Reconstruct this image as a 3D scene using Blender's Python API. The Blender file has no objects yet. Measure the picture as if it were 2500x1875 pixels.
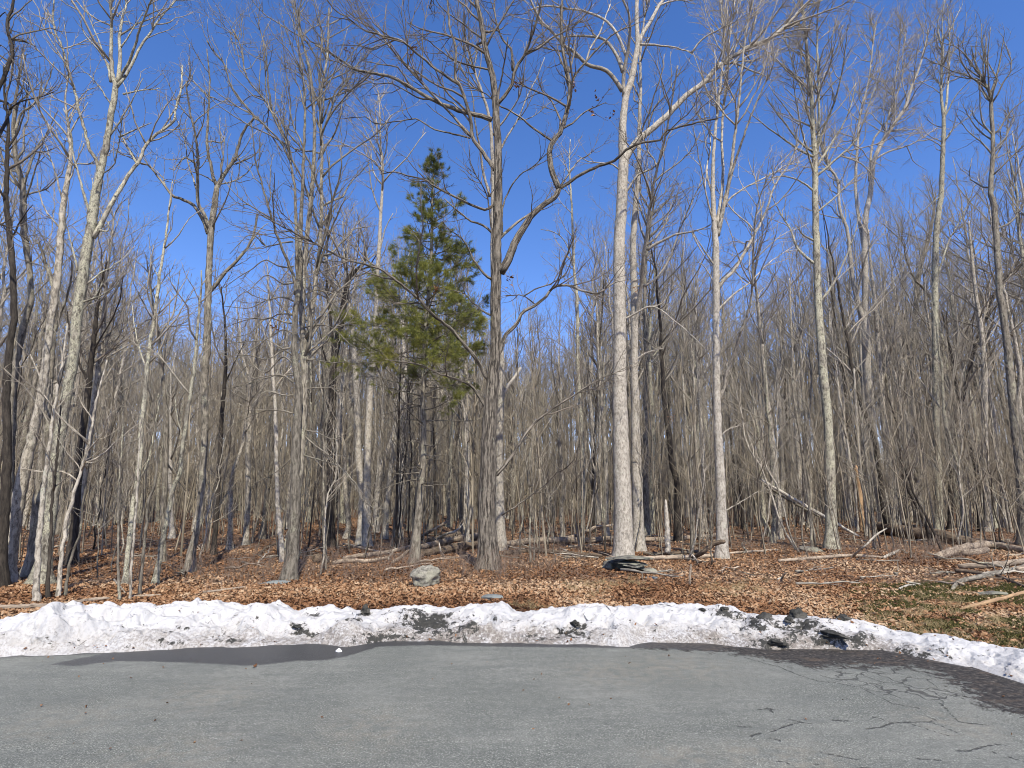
import bpy, math, random
import numpy as np
from math import radians as R_
rng = np.random.default_rng(7)
random.seed(7)
sc = bpy.context.scene

# ---------------------------------------------------------------- camera, sky, sun, exposure
FPX = 1400.0; PITCH = R_(11.0); CAM = np.array([0.0, 0.0, 1.6])
cam = bpy.data.cameras.new("camera"); cam_o = bpy.data.objects.new("camera", cam)
sc.collection.objects.link(cam_o); sc.camera = cam_o
cam.sensor_fit = 'HORIZONTAL'; cam.sensor_width = 36.0; cam.lens = 36.0 * FPX / 2500.0
cam.clip_start = 0.05; cam.clip_end = 3000
cam_o.location = CAM; cam_o.rotation_euler = (R_(90) + PITCH, 0, 0)

SUN_EL = R_(49); SUN_AZ = R_(15)          # sun behind the camera, a little to the right
w = bpy.data.worlds.new("World"); sc.world = w; w.use_nodes = True
nt = w.node_tree; nt.nodes.clear()
sky = nt.nodes.new('ShaderNodeTexSky'); sky.sky_type = 'NISHITA'; sky.sun_disc = False
sky.sun_elevation = SUN_EL; sky.sun_rotation = math.pi - SUN_AZ
sky.air_density = 1.0; sky.dust_density = 0.35; sky.ozone_density = 3.0; sky.altitude = 300
hs = nt.nodes.new('ShaderNodeHueSaturation'); hs.inputs['Saturation'].default_value = 1.24
hs.inputs['Hue'].default_value = 0.5
tnt = nt.nodes.new('ShaderNodeMix'); tnt.data_type = 'RGBA'; tnt.blend_type = 'MULTIPLY'; tnt.inputs[0].default_value = 1; tnt.inputs[7].default_value = (1.20, 0.97, 1.13, 1)
bg = nt.nodes.new('ShaderNodeBackground'); bg.inputs[1].default_value = 0.14
wo = nt.nodes.new('ShaderNodeOutputWorld')
nt.links.new(sky.outputs[0], hs.inputs['Color']); nt.links.new(hs.outputs[0], tnt.inputs[6]); nt.links.new(tnt.outputs[2], bg.inputs[0]); nt.links.new(bg.outputs[0], wo.inputs[0])
sl = bpy.data.lights.new("sun", 'SUN'); sl.energy = 4.6; sl.angle = R_(0.53); sl.color = (1.0, 0.925, 0.80)
so = bpy.data.objects.new("sun", sl); sc.collection.objects.link(so)
# direction towards the sun: behind camera (-Y), to the right (+X)
sd = np.array([math.sin(SUN_AZ) * math.cos(SUN_EL), -math.cos(SUN_AZ) * math.cos(SUN_EL), math.sin(SUN_EL)])
so.rotation_euler = (math.pi/2 - SUN_EL, 0, SUN_AZ)
sc.view_settings.view_transform = 'Standard'; sc.view_settings.look = 'None'
sc.view_settings.exposure = 0.5; sc.view_settings.gamma = 1.0
sc.render.film_transparent = False; sc.cycles.pixel_filter_type = 'BLACKMAN_HARRIS'; sc.cycles.filter_width = 1.0
sc.cycles.max_bounces = 4; sc.cycles.diffuse_bounces = 3; sc.cycles.glossy_bounces = 2
sc.cycles.transmission_bounces = 2; sc.cycles.caustics_reflective = False; sc.cycles.caustics_refractive = False

# ---------------------------------------------------------------- pixel (2500 wide) -> world
cp, sp = math.cos(PITCH), math.sin(PITCH)
def ray(x, y):
    a = (x - 1250.0) / FPX; b = (937.5 - y) / FPX
    return np.array([a, cp - b * sp, sp + b * cp])
def at(x, y, Y):
    d = ray(x, y); return CAM + d * (Y / d[1])
def on_z(x, y, z=0.0):
    d = ray(x, y); return CAM + d * ((z - CAM[2]) / d[2])
def interp(x, tab):
    t = np.array(tab, float); return np.interp(x, t[:, 0], t[:, 1])

# ---------------------------------------------------------------- noise for meshes
def _h(i, j, k, s):
    n = (i * 374761393 + j * 668265263 + k * 2147483647 + s * 974634777) & 0xffffffff
    n = ((n ^ (n >> 13)) * 1274126177) & 0xffffffff
    return ((n ^ (n >> 16)) & 0xffff) / 65535.0
def vnoise(p, s=0):
    p = np.asarray(p, float); i = np.floor(p).astype(np.int64); f = p - i; f = f * f * (3 - 2 * f)
    r = 0
    for a in (0, 1):
        for b in (0, 1):
            for c in (0, 1):
                wgt = (f[..., 0] if a else 1 - f[..., 0]) * (f[..., 1] if b else 1 - f[..., 1]) * (f[..., 2] if c else 1 - f[..., 2])
                r = r + wgt * _h(i[..., 0] + a, i[..., 1] + b, i[..., 2] + c, s)
    return r
def fbm(p, s=0, o=4):
    r = 0; a = 1; t = 0; p = np.asarray(p, float)
    for k in range(o):
        r = r + a * vnoise(p * 2 ** k + 17.3 * k, s + k); t += a; a *= 0.5
    return r / t
def smooth(a, b, x):
    t = np.clip((x - a) / (b - a), 0, 1); return t * t * (3 - 2 * t)

# snow toe (foot of the bank on the asphalt) and crest lines of the photo
TOE = [(0,1604),(254,1595),(452,1584),(650,1578),(791,1575),(848,1581),(932,1569),(1045,1567),(1250,1573),(1386,1575),(1480,1576),(1533,1580),(1589,1570),(1702,1572),(1872,1586),(1985,1586),(2154,1589),(2267,1612),(2380,1634),(2500,1671)]
CREST = [(0,1529),(102,1502),(209,1485),(283,1473),(396,1474),(509,1476),(600,1482),(689,1474),(752,1490),(848,1490),(961,1484),(1045,1490),(1110,1484),(1170,1470),(1220,1478),(1250,1499),(1290,1494),(1363,1485),(1499,1474),(1589,1481),(1680,1484),(1759,1490),(1872,1502),(1985,1507),(2069,1510),(2154,1535),(2267,1561),(2380,1578),(2500,1600)]
_toe = np.array([on_z(x, y) for x, y in TOE])
def ytoe(X):
    X = np.asarray(X, float)
    y = np.interp(X, _toe[:, 0], _toe[:, 1])
    l, r = _toe[0], _toe[-1]
    y = np.where(X < l[0], l[1] - (l[0] - X) * 0.10, y)
    y = np.where(X > r[0], r[1] - (X - r[0]) * 0.75, y)
    return np.maximum(y, -14)
def ground(X, Y):
    X = np.asarray(X, float); Y = np.asarray(Y, float); d = Y - ytoe(X)
    a = smooth(0.3, 1.2, d)
    P = np.stack([X * 0.12, Y * 0.12, X * 0], -1); Q = np.stack([X * 0.7, Y * 0.7, X * 0], -1)
    und = (fbm(P, 3, 3) - 0.5) * 0.9 * smooth(11, 34, d) + (fbm(Q, 9, 3) - 0.5) * 0.07 * smooth(1, 4, d)
    far = np.maximum(Y - 30, 0) * 0.004 * (1 - smooth(150, 400, Y)) + 9.0 * smooth(70, 210, Y)
    return -0.06 * (1 - a) + a * (0.0 + und + far)
def gpt(x, y):                     # pixel -> point on the woodland ground
    d = ray(x, y); t = (0 - CAM[2]) / d[2]
    for _ in range(12):
        p = CAM + d * t; z = float(ground(p[0], p[1])); t = t * 0.4 + 0.6 * (z - CAM[2]) / d[2]
    p = CAM + d * t; p[2] = float(ground(p[0], p[1])); return p

# ---------------------------------------------------------------- objects
COL = sc.collection
def tag(o, label=None, cat=None, group=None, kind=None):
    if label: o['label'] = label
    if cat: o['category'] = cat
    if group: o['group'] = group
    if kind: o['kind'] = kind
    return o
def empty(name, loc, label, cat, group=None):
    o = bpy.data.objects.new(name, None); COL.objects.link(o); o.location = loc
    o.empty_display_size = 0.2
    return tag(o, label, cat, group)
def mesh_obj(name, V, F, mat, parent=None, smooth_=True, attrs=None, loc=None):
    """V (n,3); F: (m,k) int array or list of such arrays"""
    if not isinstance(F, list): F = [F]
    F = [np.asarray(f) for f in F if len(f)]
    me = bpy.data.meshes.new(name)
    me.vertices.add(len(V)); me.vertices.foreach_set('co', np.asarray(V, np.float32).ravel())
    tot = np.concatenate([np.full(len(f), f.shape[1], np.int32) for f in F])
    lp = np.concatenate([f.ravel() for f in F]).astype(np.int32)
    me.loops.add(len(lp)); me.loops.foreach_set('vertex_index', lp)
    me.polygons.add(len(tot)); st = np.concatenate([[0], np.cumsum(tot)[:-1]]).astype(np.int32)
    me.polygons.foreach_set('loop_start', st); me.polygons.foreach_set('loop_total', tot)
    if smooth_: me.polygons.foreach_set('use_smooth', np.ones(len(tot), bool))
    for k, (typ, arr) in (attrs or {}).items():
        a = me.attributes.new(k, typ, 'POINT')
        a.data.foreach_set('vector' if typ == 'FLOAT_VECTOR' else 'value', np.asarray(arr, np.float32).ravel())
    me.update(calc_edges=True)
    if mat: me.materials.append(mat)
    o = bpy.data.objects.new(name, me); COL.objects.link(o)
    if parent: o.parent = parent
    if loc is not None: o.location = loc
    return o
class MB:                          # collects geometry for ONE mesh
    def __init__(s): s.V = []; s.F = {}; s.A = []; s.n = 0
    def add(s, V, F, A=None):
        s.V.append(V); F = np.asarray(F); s.F.setdefault(F.shape[1], []).append(F + s.n)
        s.A.append(np.zeros((len(V), 3)) if A is None else A); s.n += len(V)
    def arrays(s):
        return np.concatenate(s.V), [np.concatenate(f) for f in s.F.values()], np.concatenate(s.A)
    def build(s, name, mat, parent=None, **k):
        V, F, A = s.arrays()
        return mesh_obj(name, V, F, mat, parent, attrs={'bark': ('FLOAT_VECTOR', A)}, **k)

def catmull(P, m):
    P = np.asarray(P, float); n = len(P)
    if n < 3:
        t = np.linspace(0, 1, m)[:, None]; return P[0] * (1 - t) + P[-1] * t
    E = np.vstack([2 * P[0] - P[1], P, 2 * P[-1] - P[-2]])
    seg = np.linalg.norm(np.diff(P[:, :2], axis=0), axis=1) + 1e-6
    cu = np.concatenate([[0], np.cumsum(seg)]); u = np.linspace(0, cu[-1], m)
    i = np.clip(np.searchsorted(cu, u, side='right') - 1, 0, n - 2); t = ((u - cu[i]) / seg[i])[:, None]
    p0, p1, p2, p3 = E[i], E[i + 1], E[i + 2], E[i + 3]
    return 0.5 * ((2 * p1) + (-p0 + p2) * t + (2 * p0 - 5 * p1 + 4 * p2 - p3) * t * t + (-p0 + 3 * p1 - 3 * p2 + p3) * t ** 3)
def norm(v): return v / (np.linalg.norm(v, axis=-1, keepdims=True) + 1e-9)

def tubes(mb, P, R, k, lobes=0.0, seed=0, flare=None):
    """P (B,n,3), R (B,n): a batch of tapering tubes with k sides"""
    B, n, _ = P.shape
    T = np.empty_like(P); T[:, 1:-1] = P[:, 2:] - P[:, :-2]; T[:, 0] = P[:, 1] - P[:, 0]; T[:, -1] = P[:, -1] - P[:, -2]
    T = norm(T)
    m = norm(T.mean(1)); ref = np.where(np.abs(m[:, 2:3]) < 0.8, np.array([[0, 0, 1.0]]), np.array([[0, 1.0, 0.1]]))
    ref = ref[:, None, :]
    U = norm(np.cross(T, ref)); W = np.cross(T, U)
    th = np.arange(k) * 2 * math.pi / k
    L = np.concatenate([np.zeros((B, 1)), np.cumsum(np.linalg.norm(np.diff(P, axis=1), axis=2), axis=1)], 1)
    rad = R[:, :, None] * np.ones((1, 1, k))
    cs, sn = np.cos(th), np.sin(th)
    if lobes:
        q = np.stack([cs[None, None] * 1.6 + np.zeros_like(rad), sn[None, None] * 1.6 + np.zeros_like(rad), L[:, :, None] * 0.9 + 0 * rad], -1)
        q2 = q * np.array([3.2, 3.2, 4.0])
        rad = rad * (1 + lobes * 2 * (vnoise(q + seed, 5) - 0.5) + lobes * (vnoise(q2 + seed, 8) - 0.5))
    if flare is not None:
        rad = rad * (1 + flare[None, :, None] * (0.55 + 0.9 * vnoise(np.stack([cs[None, None] * 2.2 + 0 * rad, sn[None, None] * 2.2 + 0 * rad, 0 * rad + seed], -1), 4)))
    V = P[:, :, None, :] + rad[..., None] * (U[:, :, None, :] * cs[None, None, :, None] + W[:, :, None, :] * sn[None, None, :, None])
    off = rng.uniform(0, 40, (B, 1, 1))
    A = np.stack([R[:, :, None] * cs + off, R[:, :, None] * sn + off * 0.7, L[:, :, None] + off * 1.3 + 0 * rad], -1)
    b = (np.arange(B) * n * k)[:, None, None]; i = (np.arange(n - 1) * k)[None, :, None]; j = np.arange(k)[None, None, :]
    j2 = (j + 1) % k
    F = np.stack([b + i + j, b + i + j2, b + i + k + j2, b + i + k + j], -1).reshape(-1, 4)
    mb.add(V.reshape(-1, 3), F[:, ::-1], A.reshape(-1, 3))
    if k >= 5:                     # close the ends of thicker pieces
        e = b[:, 0] + (n - 1) * k + np.arange(k)[None]; mb_f = e.reshape(B, k)
        mb.F.setdefault(k, []).append(mb_f[:, ::-1] + (mb.n - B * n * k))
        s0 = (b[:, 0] + np.arange(k)[None]).reshape(B, k); mb.F[k].append(s0 + (mb.n - B * n * k))

def sprout(P, R, N, n, ang, ratio, wig, up, rk, t0=0.25, lmin=0.15, lmax=3.0, flat=0.0, rg=None, rmin=0.003):
    """N children of the branch batch, picked in proportion to parent length"""
    rg = rg or rng
    B, m, _ = P.shape
    seg = np.linalg.norm(np.diff(P, axis=1), axis=2); L = seg.sum(1)
    bi = rg.choice(B, N, p=L / L.sum()); t = t0 + (1 - t0) * rg.random(N) ** 0.85
    f = t * (m - 1); i = np.minimum(f.astype(int), m - 2); f = (f - i)[:, None]
    p = P[bi, i] * (1 - f) + P[bi, i + 1] * f; T = norm(P[bi, i + 1] - P[bi, i])
    r = R[bi, i] * (1 - f[:, 0]) + R[bi, i + 1] * f[:, 0]
    v = rg.normal(size=(N, 3)); v[:, 2] *= (1 - flat); v = norm(v - (v * T).sum(1, keepdims=True) * T)
    a = np.radians(rg.uniform(ang[0], ang[1], N))[:, None] * (1.15 - 0.6 * t[:, None])
    d = norm(np.cos(a) * T + np.sin(a) * v)
    ln = np.clip(L[bi] * ratio * (1.15 - 0.7 * t) * rg.uniform(0.55, 1.25, N), lmin, lmax)
    st = ln / (n - 1)
    r0 = np.clip(np.minimum(r * 0.72, rk * ln + 0.0015), rmin, None)
    Q = np.empty((N, n, 3)); Q[:, 0] = p - d * 0.0
    for k in range(1, n):
        Q[:, k] = Q[:, k - 1] + d * st[:, None]
        d = norm(d + rg.normal(size=(N, 3)) * wig + np.array([0, 0, up]))
    RR = r0[:, None] * np.linspace(1, 0.35, n)[None, :]
    return Q, np.maximum(RR, rmin * 0.7)

# ---------------------------------------------------------------- materials
def mat(name):
    m = bpy.data.materials.new(name); m.use_nodes = True; t = m.node_tree
    b = t.nodes['Principled BSDF']; b.inputs['Specular IOR Level'].default_value = 0.25
    b.inputs['Roughness'].default_value = 0.9
    return m, t, b
def nd(t, ty, **k):
    n = t.nodes.new(ty)
    for a, v in k.items():
        if a == 'sc': n.inputs['Scale'].default_value = v
        elif a == 'det': n.inputs['Detail'].default_value = v
        elif a == 'rough': n.inputs['Roughness'].default_value = v
        else: setattr(n, a, v)
    return n
def ramp(t, src, stops):
    r = t.nodes.new('ShaderNodeValToRGB'); e = r.color_ramp.elements
    while len(e) > 1: e.remove(e[-1])
    for i, (p, c) in enumerate(stops):
        x = e[0] if i == 0 else e.new(p)
        x.position = p; x.color = (*c, 1) if len(c) == 3 else c
    if src is not None: t.links.new(src, r.inputs[0])
    return r
def g3(v): return (v, v, v)
def mixc(t, f, a, b, blend='MIX'):
    m = t.nodes.new('ShaderNodeMix'); m.data_type = 'RGBA'; m.blend_type = blend
    for s, v in ((m.inputs[0], f), (m.inputs[6], a), (m.inputs[7], b)):
        if hasattr(v, 'links'): t.links.new(v, s)
        elif isinstance(v, tuple): s.default_value = (*v, 1)
        else: s.default_value = v
    return m.outputs[2]
def mth(t, op, a, b=None, c=None, clamp=False):
    m = t.nodes.new('ShaderNodeMath'); m.operation = op; m.use_clamp = clamp
    for i, v in enumerate((a, b, c)):
        if v is None: continue
        if hasattr(v, 'links'): t.links.new(v, m.inputs[i])
        else: m.inputs[i].default_value = v
    return m.outputs[0]
def noise(t, vec, s, d=4, r=0.6):
    n = nd(t, 'ShaderNodeTexNoise', sc=s, det=d, rough=r)
    if vec is not None: t.links.new(vec, n.inputs['Vector'])
    return n.outputs['Fac']
def scaled(t, vec, s):
    m = t.nodes.new('ShaderNodeMapping'); m.inputs['Scale'].default_value = s; t.links.new(vec, m.inputs['Vector']); return m.outputs[0]
def attr(t, n): return nd(t, 'ShaderNodeAttribute', attribute_name=n)
def bump(t, b, h, s, d):
    n = t.nodes.new('ShaderNodeBump'); n.inputs['Strength'].default_value = s; n.inputs['Distance'].default_value = d
    t.links.new(h, n.inputs['Height']); t.links.new(n.outputs[0], b.inputs['Normal'])

def bark(name, light, dark, ridge=30.0, stretch=0.22, lichen=0.5, lcol=(0.42, 0.43, 0.33), contrast=(0.35, 0.6), bd=0.015, fleck=0.5):
    m, t, b = mat(name); v = attr(t, 'bark').outputs['Vector']
    n1 = noise(t, scaled(t, v, (1, 1, stretch)), ridge, 6, 0.65)
    n2 = noise(t, v, 5.0, 3, 0.6); n3 = noise(t, v, 2.2, 4, 0.7); n4 = noise(t, scaled(t, v, (1, 1, 0.6)), 60, 3)
    r1 = ramp(t, n1, [(contrast[0], g3(0)), (contrast[1], g3(1))]).outputs[0]
    c = mixc(t, r1, dark, light)
    c = mixc(t, ramp(t, n2, [(0.35, g3(0)), (0.7, g3(0.55))]).outputs[0], c, tuple(x * 0.62 for x in light))
    thr = 0.72 - 0.25 * lichen
    lf = mth(t, 'MULTIPLY', ramp(t, n3, [(thr - 0.04, g3(0)), (thr + 0.05, g3(1))]).outputs[0], ramp(t, n4, [(0.42, g3(0)), (0.58, g3(1))]).outputs[0])
    c = mixc(t, mth(t, 'MULTIPLY', lf, 0.8), c, lcol)
    n5 = noise(t, scaled(t, v, (1, 1, 0.55)), 13, 5, 0.7)
    c = mixc(t, mth(t, 'MULTIPLY', ramp(t, n5, [(0.36, g3(1)), (0.47, g3(0))]).outputs[0], fleck), c, tuple(x * 0.55 for x in dark))
    oi = t.nodes.new('ShaderNodeObjectInfo')
    k = mth(t, 'MULTIPLY_ADD', oi.outputs['Random'], 0.4, 0.8)
    c = mixc(t, 1.0, c, mixc(t, 0.0, k, k), 'MULTIPLY')
    t.links.new(c, b.inputs['Base Color'])
    bump(t, b, mth(t, 'MULTIPLY_ADD', n4, 0.3, n1), 0.9, bd)
    return m
B_PALE = bark('pale_bark', (0.44, 0.40, 0.32), (0.13, 0.114, 0.088), 20, 0.35, 0.3, contrast=(0.40, 0.54), bd=0.02, fleck=0.75)
B_WHITE = bark('whitish_bark', (0.44, 0.405, 0.335), (0.20, 0.18, 0.145), 24, 0.5, 0.35, contrast=(0.38, 0.55), bd=0.02, fleck=0.5)
B_GREY = bark('grey_bark', (0.27, 0.243, 0.19), (0.07, 0.061, 0.046), 28, 0.2, 0.55, lcol=(0.36, 0.355, 0.25), fleck=0.7, contrast=(0.4, 0.6))
B_OAK = bark('furrowed_brown_bark', (0.27, 0.238, 0.187), (0.035, 0.03, 0.024), 26, 0.11, 0.25, contrast=(0.45, 0.55), bd=0.05)
B_DARK = bark('dark_bark', (0.075, 0.063, 0.049), (0.02, 0.017, 0.014), 34, 0.15, 0.15, lcol=(.2, .2, .14), contrast=(0.4, 0.62), bd=0.02)
B_LICH = bark('lichen_spotted_bark', (0.35, 0.325, 0.255), (0.09, 0.078, 0.06), 24, 0.3, 1.0, lcol=(0.48, 0.47, 0.33), fleck=0.85, contrast=(0.4, 0.58))
B_FAR = bark('far_grey_bark', (0.32, 0.283, 0.21), (0.10, 0.086, 0.063), 12, 0.25, 0.5, lcol=(0.38, 0.36, 0.26), fleck=0.6)
B_SHRUB = bark('undergrowth_bark', (0.34, 0.295, 0.215), (0.11, 0.093, 0.067), 20, 0.25, 0.3, lcol=(0.33, 0.31, 0.22), fleck=0.4)
B_DEAD = bark('weathered_dead_wood', (0.46, 0.375, 0.275), (0.12, 0.09, 0.063), 36, 0.08, 0.15, bd=0.015)
B_ROT = bark('dark_rotting_wood', (0.20, 0.15, 0.10), (0.035, 0.026, 0.02), 36, 0.1, 0.2, lcol=(0.12, 0.12, 0.045))
B_ORANGE = bark('bare_yellow_wood', (0.52, 0.35, 0.19), (0.26, 0.16, 0.09), 40, 0.06, 0.0, bd=0.006, fleck=.2)
B_TWIG = bark('twig_bark', (0.40, 0.36, 0.285), (0.17, 0.145, 0.11), 30, 0.4, 0.2, bd=0.004, fleck=0.3)
B_TWIGD = bark('dark_twig_bark', (0.21, 0.18, 0.14), (0.075, 0.062, 0.05), 30, 0.4, 0.0, bd=0.004, fleck=0.3)
B_TWIGM = bark('forest_twig_bark', (0.35, 0.318, 0.25), (0.12, 0.105, 0.082), 30, 0.4, 0.1, bd=0.004, fleck=0.3)
TW = {B_PALE: B_TWIG, B_WHITE: B_TWIG, B_GREY: B_TWIGM, B_LICH: B_TWIG, B_OAK: B_TWIGD, B_DARK: B_TWIGD}

# ================================================================ SETTING
def grid_faces(ny, nx):
    i = np.arange(ny - 1)[:, None] * nx; j = np.arange(nx - 1)[None]
    return np.stack([i + j, i + j + 1, i + nx + j + 1, i + nx + j], -1).reshape(-1, 4)

# woodland floor: one sheet to the horizon
m_floor, t, b = mat('leaf_covered_soil')
v = nd(t, 'ShaderNodeTexCoord').outputs['Object']
na = noise(t, v, 14, 5, 0.7); nb = noise(t, v, 0.5, 4, 0.6); nc = noise(t, v, 2.0, 5, 0.7)
vo = nd(t, 'ShaderNodeTexVoronoi', sc=13); t.links.new(v, vo.inputs['Vector'])
vc = t.nodes.new('ShaderNodeSeparateColor'); t.links.new(vo.outputs['Color'], vc.inputs[0])
leafc = ramp(t, vc.outputs[0], [(0.0, (0.05, 0.026, 0.014)), (0.3, (0.16, 0.088, 0.045)), (0.65, (0.29, 0.175, 0.10)), (1.0, (0.42, 0.29, 0.19))]).outputs[0]
c = mixc(t, ramp(t, na, [(0.35, g3(0.0)), (0.6, g3(1))]).outputs[0], (0.035, 0.02, 0.012), leafc)
c = mixc(t, mth(t, 'MULTIPLY', ramp(t, nc, [(0.45, g3(0)), (0.7, g3(1))]).outputs[0], 0.4), c, (0.10, 0.065, 0.035))
mo = attr(t, 'moss').outputs['Fac']
mm = ramp(t, mth(t, 'ADD', mth(t, 'MULTIPLY', noise(t, v, 3.2, 6, 0.7), 1.0), mth(t, 'MULTIPLY_ADD', mo, 0.5, -0.5)), [(0.50, g3(0)), (0.56, g3(1))]).outputs[0]
mosc = mixc(t, noise(t, v, 9, 4, 0.7), (0.025, 0.025, 0.007), (0.10, 0.09, 0.028))
c = mixc(t, mm, c, mosc)
t.links.new(c, b.inputs['Base Color'])
bump(t, b, mth(t, 'ADD', na, mth(t, 'MULTIPLY', vc.outputs[1], 0.7)), 1.0, 0.04)

MOSS_POLY = [on_z(x, y)[:2] for x, y in [(2110, 1420), (2250, 1405), (2560, 1425), (2640, 1640), (2480, 1590), (2320, 1555), (2200, 1530), (2140, 1480)]]
def sd_poly(X, Y, poly):
    """signed distance, positive inside"""
    P = np.array(poly)[:, :2]; d = np.full(np.shape(X), 1e9); ins = np.zeros(np.shape(X), bool)
    for i in range(len(P)):
        a, c_ = P[i], P[(i + 1) % len(P)]; e = c_ - a
        tt = np.clip(((X - a[0]) * e[0] + (Y - a[1]) * e[1]) / (e @ e), 0, 1)
        d = np.minimum(d, np.hypot(X - a[0] - tt * e[0], Y - a[1] - tt * e[1]))
        cnd = (a[1] > Y) != (c_[1] > Y)
        with np.errstate(divide='ignore', invalid='ignore'):
            xi = a[0] + (Y - a[1]) * e[0] / (e[1] if e[1] != 0 else 1e-9)
        ins ^= cnd & (X < xi)
    return np.where(ins, d, -d)
def sd_line(X, Y, pts):
    P = np.array(pts)[:, :2]; d = np.full(np.shape(X), 1e9)
    for i in range(len(P) - 1):
        a, e = P[i], P[i + 1] - P[i]
        tt = np.clip(((X - a[0]) * e[0] + (Y - a[1]) * e[1]) / (e @ e + 1e-12), 0, 1)
        d = np.minimum(d, np.hypot(X - a[0] - tt * e[0], Y - a[1] - tt * e[1]))
    return d
nx = 261; ny = 300
u = np.linspace(-1, 1, nx); s = np.linspace(0, 1, ny)
Ys = -20 + 0 * s; k = np.linspace(0, 1, ny)
Ys = np.concatenate([np.linspace(-30, 2.5, 20), np.linspace(2.7, 14, 130), 14 + (np.geomspace(0.1, 2000, 150))])
ny = len(Ys)
wid = 12 + np.maximum(Ys, 0) * 1.6
X = u[None] * wid[:, None] * (0.35 + 0.65 * np.abs(u[None]) ** 1.5); Y = Ys[:, None] + 0 * X
Z = ground(X, Y)
mossv = smooth(-0.6, 0.5, sd_poly(X, Y, MOSS_POLY))
for (px, py, rr, am) in [(1975, 1345, 0.9, 0.8), (1350, 1385, 0.6, 0.35), (1570, 1362, 0.5, 0.9), (1950, 1440, 0.5, 0.5), (1990, 1432, 0.4, 0.6), (2180, 1400, 0.8, .6)]:
    q = on_z(px, py); mossv = np.maximum(mossv, am * np.exp(-((X - q[0]) ** 2 + (Y - q[1]) ** 2) / rr ** 2))
o = mesh_obj('woodland_floor', np.stack([X, Y, Z], -1).reshape(-1, 3), grid_faces(ny, nx), m_floor, attrs={'moss': ('FLOAT', mossv.ravel())})
tag(o, kind='structure')

# asphalt
m_as, t, b = mat('worn_asphalt')
v = nd(t, 'ShaderNodeTexCoord').outputs['Object']
n_hi = noise(t, v, 85, 4, 0.8); n_mid = noise(t, v, 38, 3, 0.7); n_lo = noise(t, v, 1.1, 5, 0.6); n_st = noise(t, scaled(t, v, (0.5, 2.4, 1)), 3.0, 5, 0.65)
base = ramp(t, n_hi, [(0.34, (0.022, 0.024, 0.021)), (0.44, (0.10, 0.108, 0.092)), (0.55, (0.20, 0.208, 0.174)), (0.66, (0.62, 0.62, 0.54))]).outputs[0]
base = mixc(t, ramp(t, n_mid, [(0.35, g3(0.55)), (0.65, g3(0))]).outputs[0], base, (0.135, 0.14, 0.125))
base = mixc(t, ramp(t, n_lo, [(0.42, g3(0)), (0.68, g3(0.5))]).outputs[0], base, (0.26, 0.262, 0.225))
base = mixc(t, ramp(t, n_st, [(0.42, g3(0)), (0.66, g3(0.5))]).outputs[0], base, (0.125, 0.132, 0.118))
base = mixc(t, 0.55, base, ramp(t, noise(t, v, 15, 5, 0.8), [(0.38, g3(0.66)), (0.62, g3(1.12))]).outputs[0], 'MULTIPLY')
stain = attr(t, 'stain').outputs['Fac']
base = mixc(t, mth(t, 'MULTIPLY', stain, ramp(t, noise(t, v, 9, 4), [(0.4, g3(0)), (0.65, g3(0.45))]).outputs[0]), base, (0.27, 0.24, 0.18))
wet = attr(t, 'wet').outputs['Fac']; mud = attr(t, 'mud').outputs['Fac']; crk = attr(t, 'crack').outputs['Fac']; al = attr(t, 'alligator').outputs['Fac']
edge = mth(t, 'MULTIPLY_ADD', noise(t, v, 20, 8, 0.9), 0.5, -0.25)
wm = ramp(t, mth(t, 'ADD', wet, mth(t, 'MULTIPLY', edge, 0.7)), [(0.0, g3(0)), (0.02, g3(1))])
wetm = wm.outputs[0]
wc = ramp(t, n_hi, [(0.38, (0.010, 0.010, 0.010)), (0.52, (0.042, 0.043, 0.041)), (0.60, (0.11, 0.112, 0.105)), (0.68, (0.30, 0.30, 0.28))]).outputs[0]
base = mixc(t, wetm, base, wc)
mudm = ramp(t, mth(t, 'ADD', mud, mth(t, 'MULTIPLY', mth(t, 'MULTIPLY_ADD', noise(t, v, 9, 7, 0.8), 2.0, -1.0), 0.75)), [(0.0, g3(0)), (0.05, g3(1))]).outputs[0]
mc = ramp(t, noise(t, v, 22, 6, 0.75), [(0.34, (0.010, 0.009, 0.008)), (0.5, (0.038, 0.035, 0.031)), (0.6, (0.085, 0.075, 0.062)), (0.70, (0.22, 0.19, 0.15))]).outputs[0]
mc = mixc(t, ramp(t, noise(t, scaled(t, v, (1, 2.5, 1)), 3.5, 6, 0.75), [(0.54, g3(0)), (0.66, g3(0.6))]).outputs[0], mc, mixc(t, n_mid, (0.04, 0.028, 0.02), (0.22, 0.165, 0.11)))
base = mixc(t, mudm, base, mc)
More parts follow.
